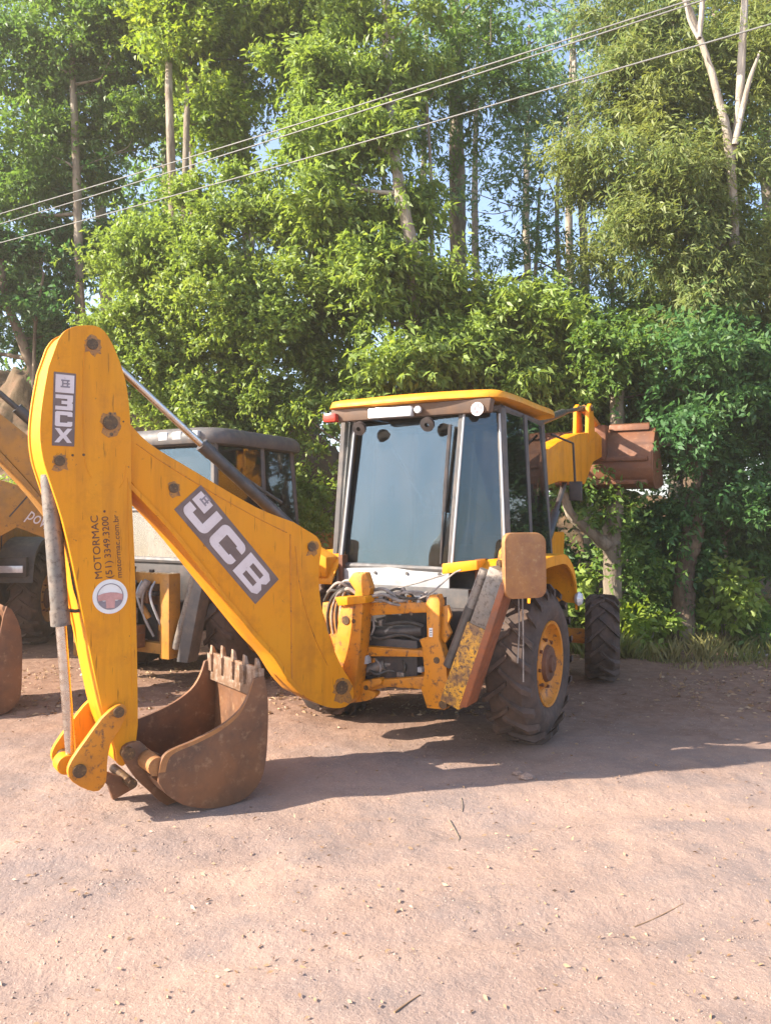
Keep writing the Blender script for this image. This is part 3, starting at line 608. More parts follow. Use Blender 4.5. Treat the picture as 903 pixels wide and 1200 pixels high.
def emblem(o, xd, yd, n, s, parent, h):
    mb = MB()
    for a, b_, w_, t_ in ((0.50, 0.70, 0.46, 0.09), (0.55, 0.52, 0.38, 0.09), (0.50, 0.34, 0.50, 0.09), (0.36, 0.50, 0.08, 0.40), (0.62, 0.52, 0.08, 0.36)):
        mb.box(o+xd*(a*s)+yd*(b_*s)+n*h, xd*(w_*s/2), yd*(t_*s/2), n*(0.001+0.0002*a))
    mb.build('emblem_mark', 'print_grey', parent)
emblem(c0+ad*(0.035*u_)+ud*(0.55*H_), ad, ud, AN, 0.145*u_, boom, 0.008)

# ---- dipper
DO = 0.165
near = smooth_open([(68, 399), (76, 388), (88, 382.5), (104, 381), (116, 383), (126, 392), (137, 414), (147, 444), (152, 478), (154, 520), (154.5, 575), (158, 650), (160, 720), (161.5, 790), (162, 850)], 3)+smooth_open([(160, 868), (152, 884), (146, 897), (138, 895), (136, 880), (130, 862), (121, 835), (112, 795), (96, 715), (84, 655), (72, 605), (58, 562), (50, 535), (47, 505), (50, 470), (57, 430)], 3)
mb = MB(); ARM.plate(mb, near, DO, 0.035); dip = mb.build('dipper', 'yellow', bh, 0.006)
mb = MB(); ARM.plate(mb, near, DO, 0.035, 0.295); mb.build('dipper_plate', 'yellow', dip, 0.006)
cx, cy = 105, 620
inner = [((x-cx)*0.965+cx if x > cx else x+2.0, (y-cy)*0.992+cy) for x, y in near]
mb = MB(); ARM.plate(mb, inner, DO, 0.27, 0.03); mb.build('dipper_box', 'yellow', dip)
for x_, y_, r_ in ((109, 403, 0.035), (130, 495, 0.047), (70.5, 540, 0.032)):
    mb = MB(); ARM.pin(mb, x_, y_, DO+0.012, r_, 0.36); pn = mb.build('pin', 'pin', dip)
for x_, y_, r_ in ((85.5, 533.5, .008), (98.5, 533, .009), (129.5, 485, .008), (131, 509, .012), (145, 494, .006)):
    mb = MB(); ARM.pin(mb, x_, y_, DO+0.004, r_, 0.01, 8); mb.build('rust_spot', 'pin', dip)
def stain(x, y, r, off, parent):
    o_ = ARM.pt(x, y, off); q = []
    for i in range(22):
        a = 2*math.pi*i/22; k = r*(0.82+0.36*random.random())
        if 3.9 < a < 5.5: k *= 1.15+0.5*random.random()
        q.append(o_+Vector((0.8, 0.6, 0))*(k*math.cos(a))+Vector((0, 0, 1))*(k*math.sin(a))+AN*0.003)
    mb = MB(); mb.prism(q, [p-AN*0.004 for p in q]); mb.build('grease_stain', 'grease', parent)
for x_, y_, r_ in ((109, 403, 0.052), (130, 495, 0.066), (70.5, 540, 0.044)): stain(x_, y_, r_, DO, dip)
for x_, y_, r_ in ((204, 572, 0.046), (366, 641, 0.05), (401, 806, 0.085)): stain(x_, y_, r_, BO, boom)
# 3CX panel
q0 = ARM.pt(61, 522, DO); q1 = ARM.pt(87, 522.5, DO); q2 = ARM.pt(63.5, 435.5, DO)
xd = (q1-q0); W3 = xd.length; xd.normalize(); yd = Vector((0, 0, 1)); H3 = (q2-q0).z
xd = Vector((xd.x, xd.y, 0)).normalized(); tilt = xd*0.018
yd = (yd+xd*0.025).normalized()
flat_poly('model_panel', [(0, 0), (W3, 0), (W3, H3), (0, H3)], q0, xd, yd, AN, 0.001, 0.003, 'decal_bg', dip)
three = [(0, 1), (1, 1), (1, 0.56), (0.93, 0.5), (1, 0.44), (1, 0), (0, 0), (0, 0.25), (0.68, 0.25), (0.68, 0.39), (0.35, 0.39), (0.35, 0.61), (0.68, 0.61), (0.68, 0.75), (0, 0.75)]
cee = [(0, 0.08), (0.08, 0), (0.92, 0), (1, 0.08), (1, 0.33), (0.72, 0.33), (0.72, 0.25), (0.28, 0.25), (0.28, 0.75), (0.72, 0.75), (0.72, 0.67), (1, 0.67), (1, 0.92), (0.92, 1), (0.08, 1), (0, 0.92)]
ex = [(0, 0), (0.27, 0), (0.5, 0.33), (0.73, 0), (1, 0), (0.67, 0.5), (1, 1), (0.73, 1), (0.5, 0.67), (0.27, 1), (0, 1), (0.33, 0.5)]
for pts, y0, hh in ((ex, 0.045, 0.195), (cee, 0.265, 0.205), (three, 0.49, 0.205)):
    flat_poly('letter', scl(pts, 0.10*W3, y0*H3, 0.78*W3, hh*H3), q0, xd, yd, AN, 0.004, 0.003, 'decal_fg', dip)
flat_poly('emblem_square', scl([(0, 0), (1, 0), (1, 1), (0, 1)], 0.08*W3, 0.725*H3, 0.84*W3, 0.245*H3), q0, xd, yd, AN, 0.004, 0.003, 'decal_fg', dip)
emblem(q0+xd*(0.10*W3)+yd*(0.725*H3), xd, yd, AN, 0.24*H3, dip, 0.008)
for pts in ([(100, 400), (97, 470), (100, 540), (108, 560)], [(150, 560), (153, 700), (155, 820)], [(148, 545), (146, 562), (140, 572)]):
    mb = MB(); mb.tube([ARM.pt(x, y, DO+0.001) for x, y in smooth_open(pts, 5)], 0.003, 5); mb.build('weld_bead', 'yellow', dip)
# dealer lettering running up the dipper
def up_text(txt, xb, yb, xt, yt, size):
    a = ARM.pt(xb, yb, DO); b_ = ARM.pt(xt, yt, DO); x = (b_-a); w = x.length; x.normalize(); y = AN.cross(x)
    text_on('lettering', txt, size, a, x, y, 'print_dark', dip, w)
up_text('MOTORMAC', 120.0, 677.5, 114.5, 604, 0.066)
up_text('(51)', 132.0, 677, 130.5, 657, 0.060)
up_text('3349.3200', 130.2, 653, 126.7, 605, 0.060)
up_text('\u2022', 126.4, 600.5, 126.2, 597.5, 0.060)
up_text('motormac.com.br', 143.0, 676.5, 138.5, 603, 0.050)
e0 = ARM.pt(129.3, 699, DO)
mb = MB(); mb.lathe(e0, AN, [(0, 0.112), (0.003, 0.112), (0.0032, 0.001)], 40); em = mb.build('round_emblem', 'white', dip)
xr = Vector((0.8, 0.6, 0)); zz = Vector((0, 0, 1))
mb = MB(); mb.tube([e0+xr*(0.083*math.cos(a))+zz*(0.083*math.sin(a))+AN*0.004 for a in np.linspace(0, 2*math.pi, 33)], 0.003, 5); mb.build('emblem_ring', 'print_grey', dip)
gear = [(0.082*math.cos(a), 0.082*math.sin(a)) for a in np.linspace(math.radians(185), math.radians(355), 14)]+[(0.045, -0.03), (-0.045, -0.03)]
flat_poly('emblem_gear', gear, e0, xr, zz, AN, 0.0035, 0.002, 'print_grey', dip)
tee = [(-0.080, 0.012), (-0.078, -0.026), (-0.03, -0.022), (-0.026, -0.075), (0.026, -0.075), (0.03, -0.022), (0.078, -0.026), (0.080, 0.012), (0.04, 0.024), (0.0, 0.028), (-0.04, 0.024)]
flat_poly('emblem_letter', tee, e0, xr, zz, AN, 0.006, 0.002, 'print_pink', dip)

# ---- rams
def ram(a, b_, split, r, rr, mats, name):
    a, b_ = Vector(a), Vector(b_); m = a.lerp(b_, split)
    mb = MB(); d = (b_-a).normalized(); mb.tube([a, a+d*0.04, m-d*0.10, m-d*0.10, m], [r*0.9, r, r, r*1.12, r*1.12], 18)
    o = mb.build(name, mats[0], bh, smooth=40)
    mb = MB(); mb.tube([m-d*0.05, b_], rr, 14); mb.build('rod', mats[1], o)
    return o
rm = ram(ARM.pt(352, 628, -0.02), ARM.pt(109, 403, 0.0), 0.52, 0.046, 0.026, ('ram_black', 'chrome'), 'dipper_ram')
hose([ARM.pt(330, 604, .0)+Vector((0, 0, .10)), ARM.pt(290, 570, 0)+Vector((0, 0, .05)), ARM.pt(250, 536, 0)+Vector((0, 0, .04)), ARM.pt(236, 522, 0)], 0.013, 'hose_black')
rb = ram(ARM.pt(58, 556, 0.05), ARM.pt(84, 893, 0.05), 0.52, 0.055, 0.033, ('ram_grey', 'chrome'), 'bucket_ram')
hose([ARM.pt(83, 660, .05), ARM.pt(88, 690, .06), ARM.pt(95, 712, .06), ARM.pt(90, 716, .06), ARM.pt(80, 715, .05)], 0.012, 'hose_black')
# ---- tipping link: two yellow plates and the bucket link
lk = smooth_closed([(137, 827), (145, 826), (149, 834), (140, 856), (130, 872), (126, 895), (125, 915), (116, 927), (103, 926), (86, 917), (80, 906), (84, 892), (102, 866), (120, 842)], 2)
mb = MB(); ARM.plate(mb, lk, DO+0.055, 0.045); link = mb.build('tipping_link', 'yellow_worn', bh, 0.006)
mb = MB(); ARM.plate(mb, lk, DO+0.055, 0.045, 0.40); mb.build('link_plate', 'yellow', link, 0.006)
mb = MB(); ARM.pin(mb, 94, 904, DO+0.07, 0.042, 0.48); mb.build('pin', 'pin', link)
mb = MB(); ARM.pin(mb, 140, 835, DO+0.07, 0.035, 0.48); mb.build('pin', 'pin', link)
mb = MB(); ARM.pin(mb, 79, 897, 0.10, 0.062, 0.12); mb.build('rod_end', 'yellow', link, 0.01)
mb = MB(); ARM.plate(mb, [(116, 908), (128, 906), (160, 917), (158, 924), (133, 938), (128, 922)], 0.10, 0.05); mb.build('bucket_link', 'rust', bh, 0.006)
mb = MB(); ARM.plate(mb, [(116, 908), (128, 906), (160, 917), (158, 924), (133, 938), (128, 922)], -0.10, 0.05); mb.build('bucket_link', 'rust', bh, 0.006)

# ---- digging bucket: side plates, shell and teeth
BW = 0.42
def S(x, y): # (distance outwards along the arm, height) of a point on the near side plate
    p = ARM.pt(x, y, BW); return (p.dot(Vector((-0.8, -0.6, 0))), p.z)
def A(s, z, off):
    base = AN*(ARM.c+off); return Vector((base.x, base.y, 0))+Vector((-0.8, -0.6, 0))*s+Vector((0, 0, z))
top_edge = smooth_open([(186, 906), (190, 890), (200, 880), (228, 868), (258, 852), (280, 834), (291, 816), (297, 797)], 3)
shell_px = smooth_open([(309, 792), (313, 812), (314, 850), (309, 905), (290, 934), (258, 947), (222, 946), (198, 934), (186, 918)], 4)
prof = [S(*q) for q in top_edge]+[S(*q) for q in shell_px]
dz_ = min(z for s, z in prof)
prof = [(s, z-dz_+0.004) for s, z in prof]
shellp = prof[len(top_edge):]
# shell: thick curved sheet from lip to hinge
mb = MB(); n = len(shellp); cx = sum(p[0] for p in prof)/len(prof); cz = sum(p[1] for p in prof)/len(prof)
inn = [(s+(cx-s)*0.07, z+(cz-z)*0.07) for s, z in shellp]
vs_ = []
for (s, z), (si, zi) in zip(shellp, inn): vs_ += [A(s, z, BW-0.02), A(s, z, -BW+0.02), A(si, zi, -BW+0.02), A(si, zi, BW-0.02)]
mb.add(vs_, [(i*4+j, i*4+(j+1) % 4, (i+1)*4+(j+1) % 4, (i+1)*4+j) for i in range(n-1) for j in range(4)]+[(0, 1, 2, 3), (n*4-4, n*4-3, n*4-2, n*4-1)])
bk = mb.build('digging_bucket', 'rust', bh, smooth=50)
for off in (BW+0.004, -BW+0.026):
    mb = MB(); q = [A(s, z, off) for s, z in prof]; mb.prism(q, [p-AN*0.03 for p in q]); mb.build('side_plate', 'rust', bk, 0.004)
# lip and teeth
(s0, z0), (s1, z1) = shellp[0], inn[0]
lip = Vector((-0.8, -0.6, 0))
mb = MB(); lp = [A(s0-0.005, z0-0.16, BW), A(s0-0.005, z0+0.045, BW), A(s0+0.03, z0+0.05, BW), A(s0+0.045, z0-0.16, BW)]
mb.prism(lp, [p-AN*(2*BW) for p in lp]); mb.build('cutting_edge', 'edge_steel', bk, 0.004)
for k in range(5):
    o_ = BW-0.05-k*(2*BW-0.10)/4
    mb = MB()
    tl = random.uniform(0.10, 0.125); sk = random.uniform(-0.006, 0.006)
    for (za, zb_, wa, wb_, ta, tb) in ((-0.09, 0.035, 0.034, 0.030, 0.036, 0.030), (0.02, tl, 0.024, 0.017, 0.022, 0.009)):
        c_ = s0+0.02
        lo = [A(c_+sx*ta, z0+za, o_+sy*wa) for sx, sy in ((-1, -1), (1, -1), (1, 1), (-1, 1))]; hi = [A(c_+0.006+sx*tb, z0+zb_+0.006*sx, o_+sk+sy*wb_) for sx, sy in ((-1, -1), (1, -1), (1, 1), (-1, 1))]
        mb.prism(lo, hi)
    mb.cyl(A(s0+0.02, z0+0.005, o_+0.038), A(s0+0.02, z0+0.005, o_-0.038), 0.010, 8)
    mb.build('tooth', 'edge_steel', bk, 0.003)
mb = MB(); te = [A(s, z, BW+0.006) for s, z in prof[:len(top_edge)]]; ti = [A(s+(cx-s)*0.10, z+(cz-z)*0.10-0.012, BW+0.006) for s, z in prof[:len(top_edge)]]
for i in range(len(te)-1): mb.prism([te[i], te[i+1], ti[i+1], ti[i]], [p-AN*0.004 for p in (te[i], te[i+1], ti[i+1], ti[i])])
mb.build('wear_strip', 'rust_pad', bk)
# hinge ears of the bucket
for off in (0.20, -0.14):
    mb = MB(); ARM.plate(mb, smooth_closed([(143, 884), (150, 872), (166, 870), (176, 880), (200, 892), (215, 930), (196, 944), (178, 930), (158, 910)], 2), off, 0.05); mb.build('hinge_ear', 'rust', bk, 0.006)
mb = MB(); ARM.pin(mb, 152, 884, 0.24, 0.04, 0.44); mb.build('hinge_pin', 'pin', bk)
mb = MB(); ARM.pin(mb, 156, 919, 0.22, 0.03, 0.40); mb.build('hinge_pin', 'pin', bk)
mb = MB(); q_ = prof[0]; mb.cyl(A(q_[0]+0.0, q_[1]+0.03, 0.40), A(q_[0]+0.0, q_[1]+0.03, -0.40), 0.06, 18); mb.build('hinge_tube', 'rust_pad', bk)

# ---- stabilisers
def stabiliser(sgn, mats):
    mb = MB(); a = Vector((0.72, 0.52)); b_ = Vector((1.10, 1.55)); d = (b_-a).normalized(); nrm = Vector((d.y, -d.x))
    def seg(a, b_, w, f0, f1, mat, nm, par, bev=0.006):
        mb = MB(); q = []
        for p, k in ((a, -1), (a, 1), (b_, 1), (b_, -1)):
            v = p+nrm*(w*k); q.append(P(sgn*v.x, f0, v.y))
        mb.prism(q, [p+fr.F*(f1-f0) for p in q]); return mb.build(nm, mat, par, bev)
    low_ = seg(a, a+d*0.66, 0.085, -1.16, -0.96, mats[0], 'stabiliser_leg', bh)
    seg(a+d*0.60, b_+d*0.02, 0.070, -1.145, -0.975, mats[1], 'inner_leg', low_)
    mb = MB(); q = [P(sgn*(v.x), -1.165, v.y) for v in (a+d*0.02+nrm*0.08, a+d*0.05+nrm*0.135, b_-d*0.05+nrm*0.11, b_-d*0.05+nrm*0.06)]
    mb.prism(q, [p+fr.F*0.22 for p in q]); mb.build('shaded_side_plate', 'orange_shaded', low_, 0.005)  # outer side of the leg, its shade put into a darker red-brown
    mb = MB(); q0_, q1_ = a-nrm*0.13+d*0.25, b_-nrm*0.11-d*0.03
    mb.tube([P(sgn*q0_.x, -1.08, q0_.y), P(sgn*(q0_.lerp(q1_, 0.62)).x, -1.08, q0_.lerp(q1_, 0.62).y)], 0.05, 14)
    o = mb.build('stabiliser_ram', 'ram_black', bh); mb = MB()
    mb.tube([P(sgn*(q0_.lerp(q1_, 0.6)).x, -1.08, q0_.lerp(q1_, 0.6).y), P(sgn*q1_.x, -1.08, q1_.y)], 0.047, 14); mb.build('ram_sleeve', 'ram_grey', o)
    # foot pad, turned out
    c_ = P(sgn*1.27, -1.02, 1.60)
    pn_ = (fr.R*(sgn*0.78)-fr.F*0.62).normalized(); pu = Vector((-pn_.y, pn_.x, 0)); 
    out = []
    hw, hh, rr = 0.18, 0.245, 0.07
    for (ux, uz, a0) in ((hw-rr, hh-rr, 0), (-hw+rr, hh-rr, 90), (-hw+rr, -hh+rr, 180), (hw-rr, -hh+rr, 270)):
        out += arc(ux, uz, rr, a0, a0+90, 5)
    mb = MB(); q = [c_+pu*x+fr.Z*z+pn_*(0.03-0.05*(z > 0.15)*(z-0.15)*6) for x, z in out]; mb.prism(q, [p-pn_*0.05 for p in q]); pad = mb.build('foot_pad', 'rust_pad', bh, 0.012)
    mb = MB()
    for k in (-0.07, 0.07):
        q = [c_+pu*k+pn_*x+fr.Z*z for x, z in ((-0.02, 0.20), (-0.10, 0.20), (-0.22, 0.10), (-0.26, -0.02), (-0.20, -0.14), (-0.02, -0.22))]
        mb.prism([p+pu*0.018 for p in q], [p-pu*0.018 for p in q])
    mb.build('pad_bracket', 'yellow_chipped', pad, 0.004)
    mb = MB(); mb.cyl(c_-pn_*0.19+pu*0.11, c_-pn_*0.19-pu*0.11, 0.035, 14); mb.build('pin', 'pin', pad)
stabiliser(1, ('yellow_chipped', 'ram_grey')); stabiliser(-1, ('yellow_chipped', 'ram_grey'))
# wires hanging below the pad and a torn white plastic sheet on the mudguard
for k in range(2):
    mb = MB(); mb.tube([P(1.19+k*0.03, -0.92, 1.42), P(1.20+k*0.03, -0.93, 1.1), P(1.19+k*0.045, -0.94, 0.85-0.14*k)], 0.006, 5); mb.build('loose_wire', 'hose', bh)
mb = MB(); vs_ = [P(0.80, -0.74, 1.18), P(1.0, -0.76, 1.22), P(1.04, -0.72, 1.32), P(0.98, -0.70, 1.44), P(0.90, -0.71, 1.40), P(0.84, -0.73, 1.30)]
mb.prism(vs_, [p+fr.F*0.012 for p in vs_]); mb.build('plastic_sheet', 'pale', bh, 0.003)
for k in range(4):
    mb = MB(); mb.tube([P(0.74, -0.76, 1.06+k*0.04), P(0.88, -0.80, 1.08+k*0.035), P(1.02, -0.78, 1.07+k*0.05)], 0.008, 5); mb.build('sheet_bar', 'pale' if k % 2 else 'dark_grey', bh)
mb = MB(); mb.lathe(P(1.17, 0.78, 1.17), (fr.R), [(0, 0.05), (0.03, 0.07), (0.06, 0.05), (0.07, 0.003)], 14); mb.build('side_lamp', 'lamp_lens', bh)

# ---- front loader: arms, links and raised bucket
for s in (1, -1):
    r_ = 0.52*s
    pf = [(0.95, 2.10), (1.35, 2.58), (2.1, 2.80), (3.0, 2.98), (3.9, 3.08), (4.25, 3.02), (4.3, 2.78), (3.7, 2.66), (3.3, 2.36), (2.2, 2.36), (1.5, 2.26), (1.15, 2.0)]
    mb = MB(); q = [P(r_+0.09, f_, z_) for f_, z_ in pf]; mb.prism(q, [p-fr.R*0.18 for p in q]); ar = mb.build('loader_arm', 'yellow', bh, 0.012)
    mb = MB(); q = [P(r_+0.10, f_, z_) for f_, z_ in ((3.42, 2.9), (3.46, 3.36), (3.56, 3.42), (3.66, 3.40), (3.78, 3.0))]; mb.prism(q, [p-fr.R*0.05 for p in q]); mb.build('arm_bracket', 'yellow', ar, 0.008)
    mb = MB(); q = [P(r_-0.06, f_, z_) for f_, z_ in ((3.42, 2.9), (3.46, 3.36), (3.56, 3.42), (3.66, 3.40), (3.78, 3.0))]; mb.prism(q, [p-fr.R*0.05 for p in q]); mb.build('arm_bracket', 'yellow', ar, 0.008)
    mb = MB(); mb.cyl(P(r_+0.12, 3.56, 3.36), P(r_-0.13, 3.56, 3.36), 0.04, 12); mb.build('pin', 'pin', ar)
    mb = MB(); mb.tube([P(r_, 3.56, 3.36), P(r_, 4.30, 3.20)], 0.05, 10); mb.build('tipping_lever', 'yellow_worn', bh)
    mb = MB(); mb.tube([P(r_, 1.5, 2.95), P(r_, 2.6, 3.2)], 0.045, 12); mb.tube([P(r_, 2.6, 3.2), P(r_, 3.56, 3.37)], 0.026, 10); mb.build('crowd_ram', 'ram_black', bh)
    mb = MB(); mb.tube([P(r_, 1.7, 1.45), P(r_, 2.3, 2.0)], 0.055, 12); mb.tube([P(r_, 2.3, 2.0), P(r_, 2.8, 2.48)], 0.032, 10); mb.build('lift_ram', 'ram_black', bh)
    mb = MB(); fr.box(mb, r_-0.05, r_+0.05, 0.98, 1.25, 1.15, 2.2); mb.build('loader_post', 'yellow_worn', bh, 0.01)
mb = MB(); mb.cyl(P(-0.5, 2.6, 2.6), P(0.5, 2.6, 2.6), 0.07, 16); mb.build('loader_cross_tube', 'yellow', bh)
bp = smooth_open([(5.15, 2.40), (4.75, 2.33), (4.45, 2.33), (4.28, 2.44), (4.24, 2.62)], 3)+smooth_open([(4.30, 2.80), (4.36, 3.0), (4.48, 3.16)], 3)
mb = MB(); n = len(bp); vs_ = []
for i, (f_, z_) in enumerate(bp):
    k = 0.93; fi, zi = 4.8+(f_-4.8)*k, 2.85+(z_-2.85)*k
    vs_ += [P(-1.25, f_, z_), P(1.25, f_, z_), P(1.25, fi, zi), P(-1.25, fi, zi)]
mb.add(vs_, [(i*4+j, i*4+(j+1) % 4, (i+1)*4+(j+1) % 4, (i+1)*4+j) for i in range(n-1) for j in range(4)]+[(0, 1, 2, 3), (n*4-4, n*4-3, n*4-2, n*4-1)])
lb_ = mb.build('loader_bucket', 'rust_red', bh, smooth=50)
for r_ in (1.27, -1.24):
    mb = MB(); q = [P(r_, f_, z_) for f_, z_ in bp+[(4.62, 3.12), (4.95, 2.70)]]; mb.prism(q, [p-fr.R*0.03 for p in q]); mb.build('side_plate', 'rust_red', lb_, 0.004)
mb = MB(); fr.box(mb, -1.2, 1.2, 4.22, 4.31, 2.70, 2.76); mb.build('back_rib', 'rust_red', lb_, 0.01)
mb = MB(); fr.box(mb, -1.2, 1.2, 4.23, 4.33, 2.38, 2.44); mb.build('back_rib', 'rust_red', lb_, 0.01)
for s in (1, -1):
    mb = MB(); fr.box(mb, s*0.38, s*0.66, 4.18, 4.36, 2.72, 3.2); mb.build('bucket_hinge', 'rust_red', lb_, 0.01)
mb = MB(); bmx = [(4.40, 3.13), (4.52, 3.13), (4.50, 3.24), (4.42, 3.22)]
q = [P(1.2, f_, z_) for f_, z_ in bmx]; mb.prism(q, [p-fr.R*0.55 for p in q]); mb.build('spill_guard', 'rust_red', lb_, 0.02)

# ================================================================== grey-cab backhoe behind
f2 = Frame((-2.42, 9.72), 29); P2 = f2.p
b2 = thing('backhoe_loader', 'older yellow backhoe loader with dark grey cab roof parked behind the lettered boom', 'backhoe loader', (f2.O.x, f2.O.y, 0))
mb = MB(); f2.box(mb, -0.34, 0.34, -0.95, 2.8, 0.55, 0.95); f2.box(mb, -0.75, 0.75, -0.5, 1.1, 0.92, 1.4); mb.build('chassis', 'black', b2, 0.01)
mb = MB(); f2.quad(mb, [(-0.42, 1.15, 1.0), (0.42, 1.15, 1.0), (0.42, 1.15, 1.7), (-0.42, 1.15, 1.7)], 1.8, f2.F); mb.build('engine_hood', 'yellow_old', b2, 0.03)
mb = MB(); mb.cyl(P2(-0.85, 0, 0.68), P2(0.85, 0, 0.68), 0.14); mb.build('rear_axle', 'black', b2)
mb = MB(); mb.cyl(P2(-0.8, 2.3, 0.46), P2(0.8, 2.3, 0.46), 0.09); mb.build('front_axle', 'black', b2)
for s in (1, -1):
    wheel(f2, b2, 1.14, 0.42, 0.0, 0.70, 0.37, 18, s, 'yellow_old', 'rear_wheel'); wheel(f2, b2, 1.08, 0.32, 2.3, 0.48, 0.24, 14, s, 'yellow_old', 'front_wheel')
    mb = MB(); f2.box(mb, s*0.74, s*1.10, -0.62, 0.7, 1.46, 1.50); f2.box(mb, s*0.72, s*1.10, -0.66, -0.60, 1.15, 1.48); mb.build('fender', 'yellow_old', b2, 0.01)
c2_ = MB()
def post2(a, b_, w=0.035): c2_.tube([P2(*a), P2(*b_)], w, 8)
for s in (1, -1):
    post2((s*0.72, -0.42, 2.82), (s*0.80, -0.50, 1.40), 0.045); post2((s*0.74, 0.42, 2.84), (s*0.82, 0.42, 1.40), 0.04); post2((s*0.66, 1.15, 2.82), (s*0.74, 1.25, 1.2), 0.045)
    post2((s*0.72, -0.42, 2.82), (s*0.66, 1.15, 2.82)); post2((s*0.80, -0.50, 1.42), (s*0.74, 1.25, 1.42))
post2((-0.72, -0.42, 2.82), (0.72, -0.42, 2.82)); post2((-0.66, 1.15, 2.82), (0.66, 1.15, 2.82)); post2((-0.80, -0.50, 1.42), (0.80, -0.50, 1.42), 0.04)
post2((-0.76, -0.48, 2.02), (0.76, -0.48, 2.02), 0.024)
c2_.build('cab_frame', 'dark_grey', b2)
def pane2(name, pts, mat, nd):
    mb = MB(); f2.quad(mb, pts, 0.008, nd); return mb.build(name, mat, b2)
M['glass_bright'] = glass('clean_window_glass', (0.9, 0.95, 1), 0.07, 0.08, (0.35, 0.4, 0.42))
M['glass_whitened'] = glass('whitened_window_glass', (1, 1, 1), 0.10, 0.22, (0.4, 0.4, 0.4))  # whitish film stands for bright sky reflected in the lower pane
pane2('rear_window', [(-0.735, -0.478, 2.04), (0.735, -0.478, 2.04), (0.69, -0.435, 2.78), (-0.69, -0.435, 2.78)], 'glass', f2.F)
pane2('lower_rear_window', [(-0.76, -0.505, 1.45), (0.76, -0.505, 1.45), (0.735, -0.480, 2.00), (-0.735, -0.480, 2.00)], 'glass_whitened', f2.F)
for s in (1, -1):
    pane2('side_window', [(s*0.815, -0.46, 1.45), (s*0.83, 0.39, 1.45), (s*0.755, 0.39, 2.78), (s*0.735, -0.39, 2.78)], 'glass_side', f2.R*(-s))
    pane2('side_window', [(s*0.83, 0.45, 1.45), (s*0.76, 1.22, 1.45), (s*0.68, 1.12, 2.78), (s*0.755, 0.45, 2.78)], 'glass_side', f2.R*(-s))
pane2('windscreen', [(-0.70, 1.22, 1.45), (0.70, 1.22, 1.45), (0.64, 1.14, 2.78), (-0.64, 1.14, 2.78)], 'glass_side', -f2.F)
mb = MB(); rf = smooth_closed([(-0.80, -0.52), (0, -0.62), (0.80, -0.52), (0.84, 0.3), (0.74, 1.28), (0, 1.36), (-0.74, 1.28), (-0.84, 0.3)], 4); n = len(rf)
rows = [(0.98, 2.80), (1.0, 2.84), (0.99, 2.92), (0.93, 2.985), (0.6, 3.02), (0.2, 3.03)]
vs_ = [P2(a*k, 0.35+(b_-0.35)*k, z_) for k, z_ in rows for a, b_ in rf]
mb.add(vs_, [(i*n+k, i*n+(k+1) % n, (i+1)*n+(k+1) % n, (i+1)*n+k) for i in range(len(rows)-1) for k in range(n)]+[tuple(range(n)), tuple(range((len(rows)-1)*n, len(rows)*n))])
rf2 = mb.build('cab_roof', 'dark_grey', b2, smooth=60)
for r_, c_ in ((-0.55, 'pale'), (0.10, 'lamp_lens'), (0.32, 'pale'), (0.58, 'pale')):
    mb = MB(); f2.box(mb, r_-0.07, r_+0.07, -0.63, -0.55, 2.845, 2.94); mb.build('work_lamp', c_, rf2, 0.015)
mb = MB(); f2.box(mb, -0.24, 0.24, 0.1, 0.55, 1.4, 1.7); f2.box(mb, -0.22, 0.22, 0.5, 0.62, 1.68, 2.3); mb.build('driver_seat', 'seat', b2, 0.04)
for r_ in (-0.15, 0.05, 0.14):
    mb = MB(); mb.tube([P2(r_, -0.35, 1.45), P2(r_+0.04, -0.40, 1.75)], 0.015, 6); mb.lathe(P2(r_+0.04, -0.40, 1.74), (0, 0, 1), [(0, 0.015), (0.03, 0.032), (0.06, 0.02), (0.07, 0.002)], 8); mb.build('control_lever', 'black', b2)
# rear frame of the older machine
for r_, w_ in ((0.60, 0.07), (-0.75, 0.07)):
    mb = MB(); f2.box(mb, r_-w_, r_+w_, -1.10, -0.92, 0.38, 1.32); mb.build('frame_post', 'yellow_old', b2, 0.015)
for z_ in (1.26, 0.48):
    mb = MB(); f2.box(mb, -0.68, 0.53, -1.06, -0.96, z_-0.06, z_+0.06); mb.build('frame_beam', 'yellow_old', b2, 0.01)
mb = MB(); f2.box(mb, -0.66, 0.52, -0.94, -0.90, 0.5, 1.3); mb.build('frame_back_panel', 'rust', b2)
for k in range(9):
    mb = MB(); x0, x1 = -0.4+0.1*k, -0.45+0.11*k+random.uniform(-.1, .1)
    mb.tube([Vector(q) for q in smooth_open([tuple(P2(x0, -0.98, 1.28)), tuple(P2(x0+0.05, -1.16, 1.1)), tuple(P2(x1, -1.12, 0.85)), tuple(P2(x1+0.03, -1.0, 0.6))], 6)], 0.014, 6); mb.build('hydraulic_hose', 'hose' if k % 2 else 'pale', b2)
for k in range(26):
    r_, z_ = random.uniform(-0.62, 0.52), random.uniform(0.45, 1.3); a_, b_, c_ = (random.uniform(0.02, 0.09) for _ in range(3))
    mb = MB(); ff = random.uniform(-1.18, -0.98)
    if k % 3 == 0: mb.cyl(P2(r_, ff, z_), P2(r_+random.uniform(-.3, .3), ff+0.05, z_+random.uniform(-.2, .2)), a_*0.5, 10); nm_ = 'pipe'
    else: mb.box(P2(r_, ff, z_), f2.R*a_, f2.F*b_, f2.Z*c_); nm_ = 'valve_block'
    mb.build(nm_, ['yellow_old', 'rust', 'black', 'hose'][k % 4], b2, 0.006)
